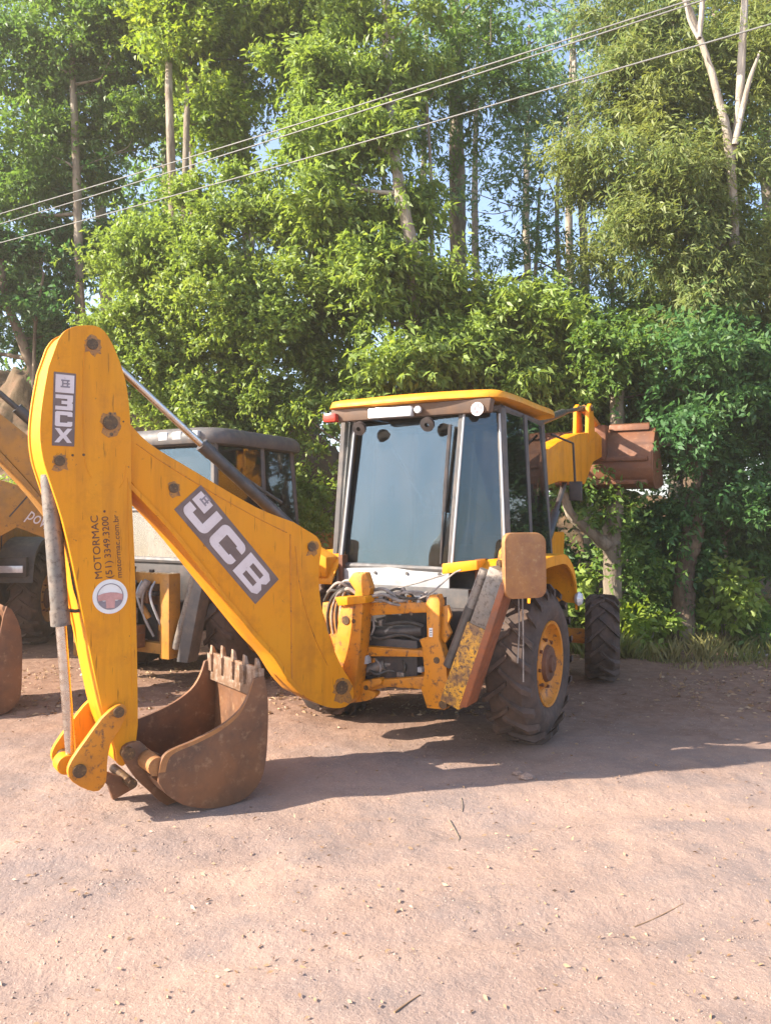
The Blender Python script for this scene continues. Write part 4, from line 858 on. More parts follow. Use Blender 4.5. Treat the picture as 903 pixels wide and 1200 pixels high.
for s in (1,):
    mb = MB(); q = [P2(0.74, -1.06, 0.36), P2(0.90, -1.06, 0.36), P2(1.12, -1.06, 1.25), P2(0.96, -1.06, 1.28)]; mb.prism(q, [p+f2.F*0.16 for p in q]); mb.build('stabiliser_leg', 'dark_grey', b2, 0.01)
    mb = MB(); mb.tube([P2(0.70, -1.02, 0.50), P2(0.98, -1.02, 1.30)], 0.05, 12); mb.build('stabiliser_ram', 'ram_grey', b2)
# its arm, swung to the same side
AR2 = Plane((0.60, -0.80), Vector((0.60, -0.80)).dot(Vector((P2(-0.1, -1.45, 0).x, P2(-0.1, -1.45, 0).y))))
b2l = smooth_open([(-62, 432), (-20, 470), (0, 484), (50, 524), (90, 556), (122, 588)], 3)+smooth_open([(140, 612), (146, 640), (152, 690), (158, 742), (150, 758), (132, 754), (116, 720), (96, 655), (56, 592), (0, 528), (-62, 470)], 3)
mb = MB(); AR2.plate(mb, b2l, 0.12, 0.26); bo2 = mb.build('boom', 'yellow_old', b2, 0.012)
mb = MB(); a_ = [AR2.pt(x, y, 0.135) for x, y in smooth_open([(-60, 472), (0, 530), (56, 594), (96, 657), (114, 718)], 4)]; n = len(a_)
vs_ = [q for p in a_ for q in (p-dn*0.2, p+dn, p+dn-AN*0.29, p-dn*0.2-AN*0.29)]
mb.add(vs_, [(i*4+j, i*4+(j+1) % 4, (i+1)*4+(j+1) % 4, (i+1)*4+j) for i in range(n-1) for j in range(4)]+[(0, 1, 2, 3), (n*4-4, n*4-3, n*4-2, n*4-1)]); mb.build('boom_flange', 'yellow_old', bo2, 0.004)
mb = MB(); f2.box(mb, -0.24, 0.04, -1.62, -0.98, 0.42, 1.22); mb.build('kingpost', 'yellow_old', b2, 0.03)
mb = MB(); mb.tube([AR2.pt(110, 560, 0.0), AR2.pt(20, 478, 0.0)], 0.06, 14); mb.tube([AR2.pt(20, 478, 0), AR2.pt(-66, 404, 0)], 0.03, 10); mb.build('dipper_ram', 'ram_black', b2)
mb = MB(); AR2.plate(mb, smooth_closed([(-92, 400), (-74, 388), (-56, 398), (-42, 450), (-40, 600), (-44, 770), (-62, 790), (-72, 760), (-88, 600), (-104, 480)], 2), 0.15, 0.30); mb.build('dipper', 'yellow_old', b2, 0.01)
pr2 = [(-64, 772), (-50, 766), (-30, 764), (-4, 742), (4, 700), (8, 688)]; sh2 = smooth_open([(14, 692), (25, 718), (26, 770), (22, 800), (0, 816), (-34, 816), (-58, 800)], 3)
def S2(x, y):
    p = AR2.pt(x, y, BW); return (p.dot(Vector((-0.8, -0.6, 0))), p.z)
def A2(s, z, off):
    base = AN*(AR2.c+off); return Vector((base.x, base.y, 0))+Vector((-0.8, -0.6, 0))*s+Vector((0, 0, z))
pq = [S2(*q) for q in pr2]+[S2(*q) for q in sh2]; dzb = min(z for s, z in pq); pq = [(s, z-dzb+0.004) for s, z in pq]; shq = pq[len(pr2):]
mb = MB(); n = len(shq); cx = sum(p[0] for p in pq)/len(pq); cz = sum(p[1] for p in pq)/len(pq); vs_ = []
for s, z in shq:
    si, zi = s+(cx-s)*0.06, z+(cz-z)*0.06; vs_ += [A2(s, z, BW-.02), A2(s, z, -BW+.02), A2(si, zi, -BW+.02), A2(si, zi, BW-.02)]
mb.add(vs_, [(i*4+j, i*4+(j+1) % 4, (i+1)*4+(j+1) % 4, (i+1)*4+j) for i in range(n-1) for j in range(4)]+[(0, 1, 2, 3), (n*4-4, n*4-3, n*4-2, n*4-1)])
bk2 = mb.build('digging_bucket', 'rust', b2, smooth=50)
for off in (BW+0.004, -BW+0.026):
    mb = MB(); q = [A2(s, z, off) for s, z in pq]; mb.prism(q, [p-AN*0.03 for p in q]); mb.build('side_plate', 'rust', bk2, 0.004)
for off in (0.2, -0.14):
    mb = MB(); AR2.plate(mb, [(-76, 770), (-60, 752), (-40, 760), (-30, 790), (-50, 805), (-64, 795)], off, 0.06); mb.build('hinge_ear', 'rust', bk2, 0.005)

# ================================================================== third machine: hood and wheel at the left
f3 = Frame((-6.25, 11.7), -6); P3 = f3.p
b3 = thing('wheel_loader', 'dull yellow loader with lettered hood and black fender, half hidden behind the arm', 'loader', (f3.O.x, f3.O.y, 0))
mb = MB(); f3.box(mb, -0.55, 0.55, -1.3, 2.8, 0.6, 1.1); f3.box(mb, -0.7, 0.7, -1.6, -1.3, 0.7, 1.3); mb.build('chassis', 'rust', b3, 0.02)
mb = MB(); q = [P3(0.62, f_, z_) for f_, z_ in ((-1.5, 1.2), (1.4, 1.2), (1.4, 2.05), (-0.9, 2.0), (-1.4, 1.85))]; mb.prism(q, [p-f3.R*1.24 for p in q]); hood = mb.build('engine_hood', 'yellow_old', b3, 0.05)
mb = MB(); q = [P3(0.63, f_, z_) for f_, z_ in ((-0.55, 1.48), (1.2, 1.42), (1.2, 1.98), (-0.45, 1.95))]; mb.prism(q, [p-f3.R*0.02 for p in q]); mb.build('hood_door', 'yellow_old', hood, 0.006)
mb = MB(); f3.box(mb, 0.61, 0.632, -0.60, -0.575, 1.25, 1.97); mb.build('door_seam', 'black', hood)
c3 = sight(40, 605, 10.6); AR3 = Plane((0.45, -0.89), Vector((0.45, -0.89)).normalized().dot(Vector((c3.x, c3.y))))
mb = MB(); AR3.plate(mb, [(-60, 552), (0, 562), (37, 573), (68, 590), (92, 618), (88, 646), (56, 632), (20, 618), (-20, 640), (-60, 640)], 0, 0.30); arm3 = mb.build('boom', 'yellow_old', b3, 0.02)
mb = MB(); AR3.plate(mb, [(38, 574), (39.5, 575), (12, 606), (10.5, 605)], 0.004, 0.01); mb.build('panel_seam', 'black', arm3)
a = AR3.pt(31, 607, 0); a2 = AR3.pt(66, 629, 0); xd_ = (a2-a).normalized(); text_on('lettering', 'power', 0.26, a, xd_, AR3.n.cross(xd_), 'decal_fg', arm3, (a2-a).length)
for s in (1, -1):
    for f_ in (0.0, 2.3): wheel(f3, b3, 1.12, 0.42, f_, 0.70, 0.36, 18, s, 'yellow_old', 'wheel')
    mb = MB(); pf = smooth_open([(-0.82, 1.05), (-0.72, 1.38), (-0.4, 1.58), (0.1, 1.62), (0.6, 1.5), (0.85, 1.2)], 3); n = len(pf)
    vs_ = [P3(r_, f_, z_-d_) for f_, z_ in pf for r_, d_ in ((s*0.64, 0), (s*1.14, 0), (s*1.14, 0.06), (s*0.64, 0.06))]
    mb.add(vs_, [(i*4+j, i*4+(j+1) % 4, (i+1)*4+(j+1) % 4, (i+1)*4+j) for i in range(n-1) for j in range(4)]+[(0, 1, 2, 3), (n*4-4, n*4-3, n*4-2, n*4-1)]); fd = mb.build('fender', 'dark_grey', b3)
    mb = MB(); f3.box(mb, s*0.68, s*1.08, -0.90, -0.80, 1.08, 1.36); mb.build('lamp_housing', 'black', fd, 0.01)
    mb = MB(); f3.box(mb, s*0.72, s*1.04, -0.93, -0.90, 1.14, 1.24); mb.build('tail_lamp', 'lamp_lens', fd, 0.008)
mb = MB(); f3.box(mb, -0.62, 0.62, 1.45, 2.9, 1.1, 2.0); mb.build('front_body', 'yellow_old', b3, 0.04)

# ================================================================== trees
def tubes_mesh(paths, mat):
    mb = MB()
    for pts, rad, n in paths: mb.tube(pts, rad, n, cap=False, jit=0.09 if n >= 9 else 0.0)
    return mb
def leaves(centers, dirs, length, width, fold=0.25, turn=0.55):
    N = len(centers)
    d = dirs/np.linalg.norm(dirs, axis=1, keepdims=True)
    r = rng.normal(size=(N, 3))*turn; pref = np.array([sd.x*0.8, sd.y*0.8, sd.z*0.8+0.35])+r; s = np.cross(d, pref); s /= np.linalg.norm(s, axis=1, keepdims=True)+1e-9
    nn = np.cross(s, d)
    L = length[:, None]; W = width[:, None]
    b_ = centers; t = centers+d*L-nn*L*0.08
    l = centers+d*L*0.42+s*W*0.5+nn*W*fold; r_ = centers+d*L*0.42-s*W*0.5+nn*W*fold
    return np.stack([b_, r_, t, l], 1).reshape(-1, 3)
def foliage_points(blobs, leaf, per_twig, tight=1.0):
    """blobs: (centre, radii, number of leaves). returns leaf vertices and clump centres"""
    V = []; clumps = []
    for c, rad, nl in blobs:
        c = np.array(c); rad = np.array(rad); vol = rad.prod()
        ncl = max(10, int(22*vol**0.62))
        u = rng.normal(size=(ncl, 3)); u /= np.linalg.norm(u, axis=1, keepdims=True)
        rr = rng.random(ncl)**0.50*1.12
        cc = c+u*rr[:, None]*rad
        sz = 0.35+1.15*rng.random(ncl)**2; w = sz**2*(0.6+0.8*rng.random(ncl)); w /= w.sum()
        ntw = max(ncl, nl//per_twig)
        which = rng.choice(ncl, ntw, p=w)
        cs = 0.36*sz*min(1.4, max(0.55, (vol**(1/3))*0.55))*tight
        off = rng.normal(size=(ntw, 3))*cs[which][:, None]*np.array([1, 1, 0.62])
        tp = cc[which]+off
        out = tp-c; out /= np.linalg.norm(out, axis=1, keepdims=True)+1e-9
        ax = out*0.5+rng.normal(size=(ntw, 3))*0.55+np.array([0, 0, 0.1]); ax /= np.linalg.norm(ax, axis=1, keepdims=True)
        tl = leaf['twig']*(0.6+0.8*rng.random(ntw))
        k = np.repeat(np.arange(ntw), per_twig); N = len(k)
        sp_ = rng.random(N)
        pos = tp[k]+ax[k]*(tl[k]*(sp_-0.3))[:, None]
        rnd = rng.normal(size=(N, 3)); rnd -= ax[k]*(rnd*ax[k]).sum(1, keepdims=True); rnd /= np.linalg.norm(rnd, axis=1, keepdims=True)+1e-9
        d = ax[k]*0.55+rnd*0.8+np.array([0, 0, -leaf['droop']])
        L = leaf['len']*(0.45+0.95*rng.random(N))
        V.append(leaves(pos, d, L, L*leaf['asp']*(0.8+0.4*rng.random(N)))); clumps += [(cc[i], c) for i in range(ncl)]
    return np.concatenate(V), clumps
LEAF = {
    'lance': dict(len=0.122, asp=0.32, droop=0.5, twig=0.30),
    'small': dict(len=0.078, asp=0.50, droop=0.15, twig=0.26),
    'mid': dict(len=0.100, asp=0.44, droop=0.3, twig=0.30),
    'euc': dict(len=0.115, asp=0.22, droop=0.6, twig=0.38),
    'broad': dict(len=0.13, asp=0.55, droop=0.35, twig=0.22),
    'far': dict(len=0.17, asp=0.42, droop=0.4, twig=0.5),
}
def add_leaf_obj(name, V, mat, parent=None):
    base = np.array(ORIGIN[parent.name]) if parent else np.zeros(3)
    N = len(V)//4; me = np_mesh(name, V-base, np.arange(N*4).reshape(N, 4), mat, 4, False)
    o = bpy.data.objects.new(name, me); col.objects.link(o)
    if parent: o.parent = parent
    return o
LMUL = 1.5; SPREAD = 1.22
def px_blob(b_):
    x, y, Y, rx, ry, n = b_[:6]
    rz = b_[6] if len(b_) > 6 else max(0.7, 0.75*rx*Y/FPX)
    return (tuple(sight(x, y, Y)), (rx*Y/FPX*SPREAD, rz*1.1, ry*Y/FPX*SPREAD), n)
def tree(name, label, cat, trunk, blobs, leafkind, leafmat, barkmat, limbs=18, per=9, group=None, extra=()):
    """trunk: (px, py, Y, radius) from the base upwards"""
    tp = [sight(x, y, Y) for x, y, Y, r in trunk]; rr = [r for *_, r in trunk]
    bx, by = tp[0].x, tp[0].y; tp[0].z = gz(bx, by)-0.05
    t = thing(name, label, cat, (bx, by, gz(bx, by)), group)
    sm = smooth_open([tuple(p)+(r,) for p, r in zip(tp, rr)], 14)
    sm = [(q[0]+random.uniform(-.07, .07)*q[3], q[1]+random.uniform(-.07, .07)*q[3], q[2], q[3]) for q in sm]
    pts = [Vector(q[:3]) for q in sm]; rads = [q[3] for q in sm]
    paths = [(pts, rads, 18)]
    for ex_ in extra:
        e = smooth_open([tuple(sight(x, y, Y))+(r,) for x, y, Y, r in ex_], 4)
        paths.append(([Vector(q[:3]) for q in e], [q[3] for q in e], 9))
    B = [(c, r, int(n_*LMUL)) for c, r, n_ in (px_blob(b_) for b_ in blobs)]
    V, cl = foliage_points(B, LEAF[leafkind], per)
    allp = [(p, r) for pl_ in paths for p, r in zip(pl_[0], pl_[1])]
    nb = len(B)
    for c, ctr in random.sample(cl, min(limbs, len(cl))):
        e = Vector(c); best = min(allp, key=lambda q: (q[0]-e).length+max(0, q[0].z-e.z+0.3)*1.5)
        a, r0 = best; m = a.lerp(e, 0.5)+Vector((random.uniform(-.15, .15), random.uniform(-.15, .15), -0.12*(e-a).length*random.random()))
        r1 = max(0.012, min(r0*0.5, 0.02+0.016*(e-a).length))
        q = smooth_open([tuple(a)+(r1,), tuple(m)+(r1*0.7,), tuple(e)+(0.006,)], 4)
        pth = [Vector(z[:3]) for z in q]; paths.append((pth, [z[3] for z in q], 6))
        allp += [(p, z[3]) for p, z in zip(pth[3:7], q[3:7])]
    tubes_mesh(paths, barkmat).build('trunk', barkmat, t, smooth=70, recalc=False)
    o = add_leaf_obj('crown', V, leafmat, t)
    return t

NEAR = 'trees along the edge of the yard'
tree('leafy_tree', 'tall bright green tree above the yellow dipper with thin bare trunk low down', 'tree',
     [(96, 640, 15, 0.15), (95, 520, 14.8, .14), (94, 380, 14.3, .085), (90, 200, 14.0, .07), (84, 60, 14.2, .055), (80, -80, 15, .05)],
     [(30, 60, 14.5, 80, 60, 11000), (120, 50, 14.5, 80, 55, 11000), (60, 150, 14.2, 75, 55, 9000), (20, 200, 14.2, 45, 45, 4500), (150, 130, 14.8, 55, 60, 6000), (60, -70, 15, 120, 60, 8000)], 'mid', 'leaf_mid', 'bark_grey', 30)
tree('slender_tree', 'slender tree with three straight grey stems and yellow-green top', 'tree',
     [(210, 640, 14, .09), (205, 400, 13.0, .075), (203, 250, 12.6, .07), (198, 100, 12.7, .06), (200, -20, 14, .05)],
     [(230, 40, 13.4, 70, 48, 9000), (215, 45, 13, 30, 22, 3000), (250, 120, 13.2, 32, 26, 3200), (270, 160, 13.2, 34, 22, 2600), (330, 60, 13.6, 70, 70, 9000), (180, -60, 14, 120, 60, 8000), (300, 10, 13.6, 90, 40, 6000)], 'mid', 'leaf_yellow', 'bark_grey', 26,
     extra=([(214, 500, 13.4, .065), (216, 300, 12.6, .058), (219, 140, 12.6, .05), (226, 20, 13.9, .03)], [(222, 480, 13.8, .055), (226, 260, 13.8, .05), (225, 120, 13.8, .045), (236, 10, 13.8, .025)]))
tree('bushy_tree', 'dense fine-leaved round green tree rising behind the grey cab roof', 'tree',
     [(235, 660, 12.3, .14), (232, 540, 12.3, .12), (225, 400, 12.3, .09), (220, 280, 12.3, .05)],
     [(225, 270, 12, 62, 62, 13000), (165, 330, 12, 45, 55, 9000), (270, 330, 11.9, 60, 70, 13000), (190, 410, 11.8, 62, 62, 13000), (280, 430, 11.8, 65, 60, 12000), (330, 500, 11.9, 50, 50, 7000), (150, 460, 11.9, 36, 40, 5000), (230, 500, 11.9, 60, 40, 6000), (350, 560, 11.6, 34, 40, 3500), (360, 620, 11.5, 30, 26, 1800)], 'small', 'leaf_light', 'bark', 30, 10)
tree('leafy_tree', 'broad tree with hanging pointed leaves directly behind the cab roof', 'tree',
     [(478, 650, 12.6, .17), (482, 480, 12.6, .15), (486, 320, 11.6, .10), (466, 210, 11.5, .085), (455, 80, 12.6, .08), (450, -60, 12.6, .05)],
     [(380, 110, 12.2, 60, 62, 7500), (350, 200, 12, 55, 55, 6500), (430, 200, 12, 55, 60, 7500), (380, 290, 11.9, 62, 55, 8000), (450, 330, 11.8, 55, 60, 8000), (370, 380, 11.8, 50, 50, 6000), (470, 420, 11.7, 60, 38, 6500), (440, 40, 12.4, 70, 60, 8000), (400, 460, 11.9, 60, 40, 6000), (410, -50, 12.6, 110, 50, 7000)], 'lance', 'leaf_light', 'bark_pale', 30,
     extra=([(462, 560, 12.9, .05), (458, 380, 12.9, .045), (452, 240, 12.9, .04), (440, 120, 12.9, .03)], [(500, 560, 13, .045), (502, 400, 13, .04), (506, 250, 13, .035), (500, 120, 13, .02)]))
tree('leafy_tree', 'low leafy tree with upright leaf rosettes just right of the cab roof', 'tree',
     [(600, 660, 12.2, .11), (598, 540, 12.2, .10), (590, 430, 12.2, .07), (580, 350, 12.2, .03)],
     [(540, 400, 11.8, 48, 36, 6000), (600, 390, 11.8, 48, 40, 6500), (560, 450, 11.7, 60, 32, 6000), (640, 440, 11.8, 45, 40, 5500), (520, 350, 12, 30, 24, 2500), (650, 390, 12, 36, 30, 3500), (670, 470, 11.9, 40, 36, 4500)], 'lance', 'leaf_light', 'bark', 24)
tree('tall_tree', 'tall dark-trunked tree standing in the gap of blue sky', 'tree',
     [(540, 600, 16, .19), (538, 430, 16, .18), (536, 260, 16, .17), (534, 120, 16, .14), (530, -60, 16, .08)],
     [(520, 60, 15.2, 65, 60, 3500), (580, 40, 15.2, 60, 50, 3150), (500, 140, 15, 45, 45, 2100), (560, 130, 15.2, 55, 34, 1680), (600, 120, 15, 40, 36, 1400), (540, -60, 16, 110, 50, 2800), (480, 260, 15, 28, 36, 700), (560, 300, 15.5, 40, 26, 489), (620, 300, 15.5, 34, 30, 420)], 'lance', 'leaf_mid', 'bark_grey', 26)
tree('airy_tree', 'airy thin-leaved tree with sky showing through beside the pale forked tree', 'tree',
     [(690, 620, 14.6, .10), (688, 460, 14.6, .09), (684, 300, 14.6, .075), (676, 150, 14.6, .055), (670, 20, 14.6, .03)],
     [(660, 110, 14.2, 50, 50, 1320), (690, 180, 14.2, 45, 38, 715), (650, 210, 14.2, 45, 34, 660), (620, 200, 14.4, 30, 26, 385), (700, 260, 14.4, 40, 40, 550), (650, 290, 14.4, 48, 40, 660), (680, 350, 14.2, 52, 44, 1100), (630, 360, 14.2, 40, 34, 825), (720, 330, 14.2, 34, 50, 825), (670, 20, 14.4, 60, 50, 1430), (600, 240, 14.4, 34, 26, 385), (560, 220, 14.8, 26, 22, 275)], 'lance', 'leaf_pale', 'bark_pale', 34,
     extra=([(655, 560, 14.6, .05), (658, 400, 14.6, .045), (652, 250, 14.6, .04), (660, 130, 14.6, .03)], [(716, 520, 14.4, .05), (718, 380, 14.4, .045), (714, 240, 14.4, .035), (720, 120, 14.4, .02)], [(630, 520, 15, .045), (626, 360, 15, .04), (632, 220, 15, .03)]))
tree('forked_tree', 'pale forked tree with fine olive leaves, rough brown lower trunk in the grass', 'tree',
     [(799, 720, 11.3, .21), (800, 700, 11.3, .155), (803, 660, 11.3, .14), (812, 620, 11.3, .15), (809, 580, 11.35, .13), (813, 540, 11.4, .14), (822, 440, 11.6, .15), (838, 320, 11.8, .12), (852, 210, 12, .10), (853, 160, 12, .09)],
     [(750, 90, 12, 55, 50, 8000), (790, 180, 11.8, 60, 55, 10000), (730, 200, 11.9, 45, 45, 5500), (770, 270, 11.6, 60, 50, 9500), (860, 260, 11.6, 60, 55, 9500), (880, 120, 12, 45, 55, 6000), (830, 60, 12.3, 55, 45, 5500), (820, 350, 11.6, 70, 45, 9000), (760, 10, 12.2, 60, 45, 5500), (890, 10, 12.2, 50, 50, 5000), (900, 350, 11.6, 50, 60, 7000), (960, 200, 12, 60, 120, 8000)], 'euc', 'leaf_olive', 'bark', 34, 10)
# pale upper limbs of the forked tree stand as a second, smooth-barked tree behind it
tree('pale_trunk_tree', 'smooth white-barked limbs reaching above the power cables', 'tree',
     [(866, 640, 12.6, .11), (862, 420, 12.2, .09), (856, 200, 11.4, .065), (840, 110, 11.2, .05), (818, 40, 11.2, .042), (790, -30, 10.9, .04)],
     [(860, -60, 12.6, 110, 45, 6000), (780, -50, 12.6, 70, 40, 3500)], 'euc', 'leaf_olive', 'bark_pale', 14, 10,
     extra=([(856, 190, 11.4, .055), (864, 140, 11.25, .05), (867, 90, 11.1, .055), (872, 0, 11.1, .05), (874, -80, 11.1, .04)], [(818, 45, 10.9, .04), (822, 10, 10.9, .035), (824, -60, 10.9, .025)], [(860, 170, 11.0, .045), (876, 100, 11.0, .035), (890, 60, 11, .015)], [(818, 45, 10.9, .03), (806, 20, 10.9, .025), (800, -20, 10.9, .02)]))
tree('shade_tree', 'dark green tree with pale split trunk behind the raised loader bucket', 'tree',
     [(714, 715, 11.0, .16), (717, 670, 11.0, .125), (715, 630, 11.0, .13), (720, 590, 11, .115), (722, 500, 11.2, .10), (724, 400, 11.4, .09)],
     [(718, 600, 10.85, 12, 30, 350, 0.2), (705, 570, 11.1, 26, 20, 700, 0.4), (735, 660, 11.3, 26, 30, 800, 0.5), (716, 425, 11.2, 48, 30, 4000), (700, 430, 12.4, 52, 36, 5000), (760, 410, 12.4, 55, 46, 8000), (730, 500, 12.6, 60, 36, 6000), (805, 480, 12.4, 50, 46, 6500), (690, 570, 12.4, 30, 30, 2000), (745, 610, 12.6, 40, 30, 2400), (775, 640, 12.4, 34, 36, 2400)], 'mid', 'leaf_mid', 'bark_grey', 26,
     extra=([(712, 640, 10.95, .10), (690, 622, 10.95, .08), (668, 602, 11, .07), (660, 570, 11, .05), (662, 520, 11.1, .02)],))
tree('shade_tree', 'dense dark tree with a thin arching stem at the right edge of the yard', 'tree',
     [(850, 690, 11.6, .05), (848, 640, 11.6, .05), (844, 580, 11.6, .045), (830, 540, 11.6, .04), (846, 420, 11.8, .03)],
     [(815, 575, 11.05, 14, 40, 500, 0.25), (840, 600, 11.3, 30, 30, 900, 0.5), (790, 640, 11.6, 30, 40, 1100, 0.5), (815, 440, 11.0, 52, 44, 4500), (800, 500, 11.1, 30, 26, 1600), (870, 430, 11.6, 52, 50, 9000), (890, 520, 11.6, 52, 55, 9000), (850, 560, 11.8, 46, 50, 7000), (880, 620, 11.9, 50, 46, 7000), (930, 450, 11.6, 50, 80, 7000), (940, 600, 11.6, 50, 70, 6000), (835, 640, 12.1, 36, 40, 4000)], 'mid', 'leaf_dark', 'bark_grey', 26)
tree('bare_tree', 'dark shrubby tree with crooked bare stems above the second boom', 'tree',
     [(62, 560, 14, .12), (48, 470, 14, .11), (30, 410, 14, .09), (8, 350, 14, .07), (0, 290, 14, .05)],
     [(20, 310, 14.4, 46, 44, 4500), (80, 300, 14.6, 46, 44, 4500), (70, 390, 14.6, 46, 34, 3500), (20, 390, 14.6, 36, 26, 1800), (100, 240, 14.6, 40, 36, 3000), (-30, 350, 14, 40, 60, 3500)], 'mid', 'leaf_dark', 'bark', 26,
     extra=([(52, 500, 13.9, .05), (70, 440, 13.9, .05), (96, 390, 13.9, .045), (96, 335, 13.9, .035)], [(40, 450, 13.8, .03), (42, 380, 13.8, .03), (52, 320, 13.8, .02)]))
# second row of tall trees
rows2 = [(-60, 19, 0), (40, 19.5, 0), (120, 20, 1), (200, 18.5, 0), (290, 19, 1), (365, 20, 0), (790, 19.5, 1), (840, 19, 0), (900, 20, 0), (980, 19, 1)]
kinds = ['dark-leaved tall tree in the row behind, %s', 'pale green tall tree in the row behind, %s']
for i, (x, Y, k) in enumerate(rows2):
    bl = []
    for q in range(9):
        yy = 560-q*75
        if q > 3 and random.random() < 0.28: continue
        bl.append((x+random.uniform(-30, 30), yy, Y+random.uniform(-.6, .6), random.uniform(40, 56), random.uniform(34, 48), 720))
    tree('background_tree', ['mid green tall tree in the second row deep behind the front trees', 'pale green tall tree in the second row deep behind the front trees'][k], 'tree',
         [(x, 600, Y, .18), (x+6, 380, Y, .16), (x-5, 160, Y, .12), (x, -60, Y, .06)], bl, 'far', ['leaf_mid', 'leaf_pale'][k], 'bark_grey', 24, 9, ['mid green trees of the second row', 'pale green trees of the second row'][k])
for i, (x, Y) in enumerate([(500, 20), (560, 21), (620, 20.5), (670, 20)]):
    bl = [(x+random.uniform(-16, 16), yy, Y, random.uniform(34, 48), random.uniform(26, 36), 1300) for yy in (560, 510, 460, 420, 385)]+[(x, 60, Y, 40, 40, 500)]
    tree('background_tree', 'low tree filling the gap under the blue sky behind the cab', 'tree', [(x, 600, Y, .13), (x+4, 450, Y, .12), (x-4, 260, Y, .09), (x, 30, Y, .04)], bl, 'far', 'leaf_pale', 'bark_grey', 16, 9, 'low trees under the sky gap')

# ------------------------------------------------------------------ shrubs
def shrub(label, x, y, Y, h, w, nl, kind, mat, group=None, name='shrub'):
    p = sight(x, y, Y); z = gz(p.x, p.y); t = thing(name, label, 'shrub', (p.x, p.y, z), group)
    blobs = [((p.x+random.uniform(-.3, .3)*w, p.y+random.uniform(-.2, .2)*w, z+h*q), (w*0.45, w*0.4, h*0.22), nl//4) for q in (0.3, 0.5, 0.65, 0.85)]
    V, cl = foliage_points(blobs, LEAF[kind], 7, 0.45); paths = []
    for c, _ in random.sample(cl, min(12, len(cl))):
        e = Vector(c); paths.append(([Vector((p.x, p.y, z-0.03)), Vector((p.x, p.y, z)).lerp(e, 0.5)+Vector((0, 0, 0.1)), e], [0.014, 0.011, 0.004], 6))
    tubes_mesh(paths, 'bark_grey').build('stems', 'bark_grey', t, smooth=70, recalc=False)
    add_leaf_obj('foliage', V, mat, t)
shrub('yellow-green shrub in the grass beside the front wheel', 752, 748, 11.0, 0.60, 0.7, 1300, 'broad', 'leaf_yellow')
shrub('mid green shrub between the two trunks', 765, 720, 11.8, 0.9, 0.8, 1500, 'broad', 'leaf_mid')
shrub('large broad-leaved shrub right of the rough brown trunk', 850, 742, 11.2, 1.2, 0.8, 1500, 'broad', 'leaf_light')
shrub('dark low shrub at the right edge of the yard', 893, 745, 11.3, 0.6, 0.8, 1300, 'mid', 'leaf_mid')
shrub('small shrub seen between the rear and front wheels', 682, 735, 11.6, 1.0, 0.8, 1400, 'broad', 'leaf_light')
shrub('pale bush on the bank left of the yellow dipper', 22, 545, 14.0, 1.1, 1.6, 4000, 'mid', 'leaf_light')
shrub('green bush on the bank behind the grey cab', 330, 640, 12.4, 1.6, 1.6, 6000, 'mid', 'leaf_mid')
shrub('green bush on the bank behind the yellow cab', 450, 640, 12.6, 1.8, 1.8, 6000, 'mid', 'leaf_mid')
shrub('dark bush on the bank below the loader bucket', 640, 640, 12.5, 1.6, 1.6, 5000, 'mid', 'leaf_dark')
shrub('dark bush on the bank behind the loader with lettered hood', 90, 640, 14.2, 1.6, 2.0, 5000, 'mid', 'leaf_dark')
shrub('dark bush on the bank behind the thin arching stem', 820, 650, 13.0, 1.4, 1.8, 5000, 'mid', 'leaf_dark')

# ------------------------------------------------------------------ grass, gravel, litter
def grass_patch(n, xs, ys, h0, h1, name, mat='grass', label='grass growing along the foot of the bank'):
    x = rng.uniform(*xs, n); y = rng.uniform(*ys, n); keep = vnoise(x*1.3, y*1.3, 21)*0.7+vnoise(x*4, y*4, 22)*0.3+0.30*rng.random(n)+0.55*sstep(10.4, 12.0, y)-0.35 > 0.42
    x, y = x[keep], y[keep]; n = len(x); z = ground_z(x, y)
    h = rng.uniform(h0, h1, n)*(0.5+vnoise(x*2, y*2, 4)); a = rng.uniform(0, 2*np.pi, n); w = 0.004+0.005*rng.random(n)
    lean = rng.normal(size=(n, 2))*0.35*h[:, None]
    b0 = np.stack([x-np.cos(a)*w, y-np.sin(a)*w, z-0.01], 1); b1 = np.stack([x+np.cos(a)*w, y+np.sin(a)*w, z-0.01], 1)
    m0 = np.stack([x+lean[:, 0]*.4+np.cos(a)*w*.7, y+lean[:, 1]*.4+np.sin(a)*w*.7, z+h*0.6], 1)
    t = np.stack([x+lean[:, 0], y+lean[:, 1], z+h], 1)
    V = np.stack([b0, b1, m0, t], 1).reshape(-1, 3)
    o = add_leaf_obj(name, V, mat); o['kind'] = 'stuff'; o['label'] = label; o['category'] = 'grass'
grass_patch(36000, (2.4, 7.8), (10.2, 13.2), 0.04, 0.30, 'grass')
grass_patch(2600, (2.6, 7.8), (9.7, 10.6), 0.02, 0.12, 'weeds', label='sparse short weeds thinning out into the dirt yard')
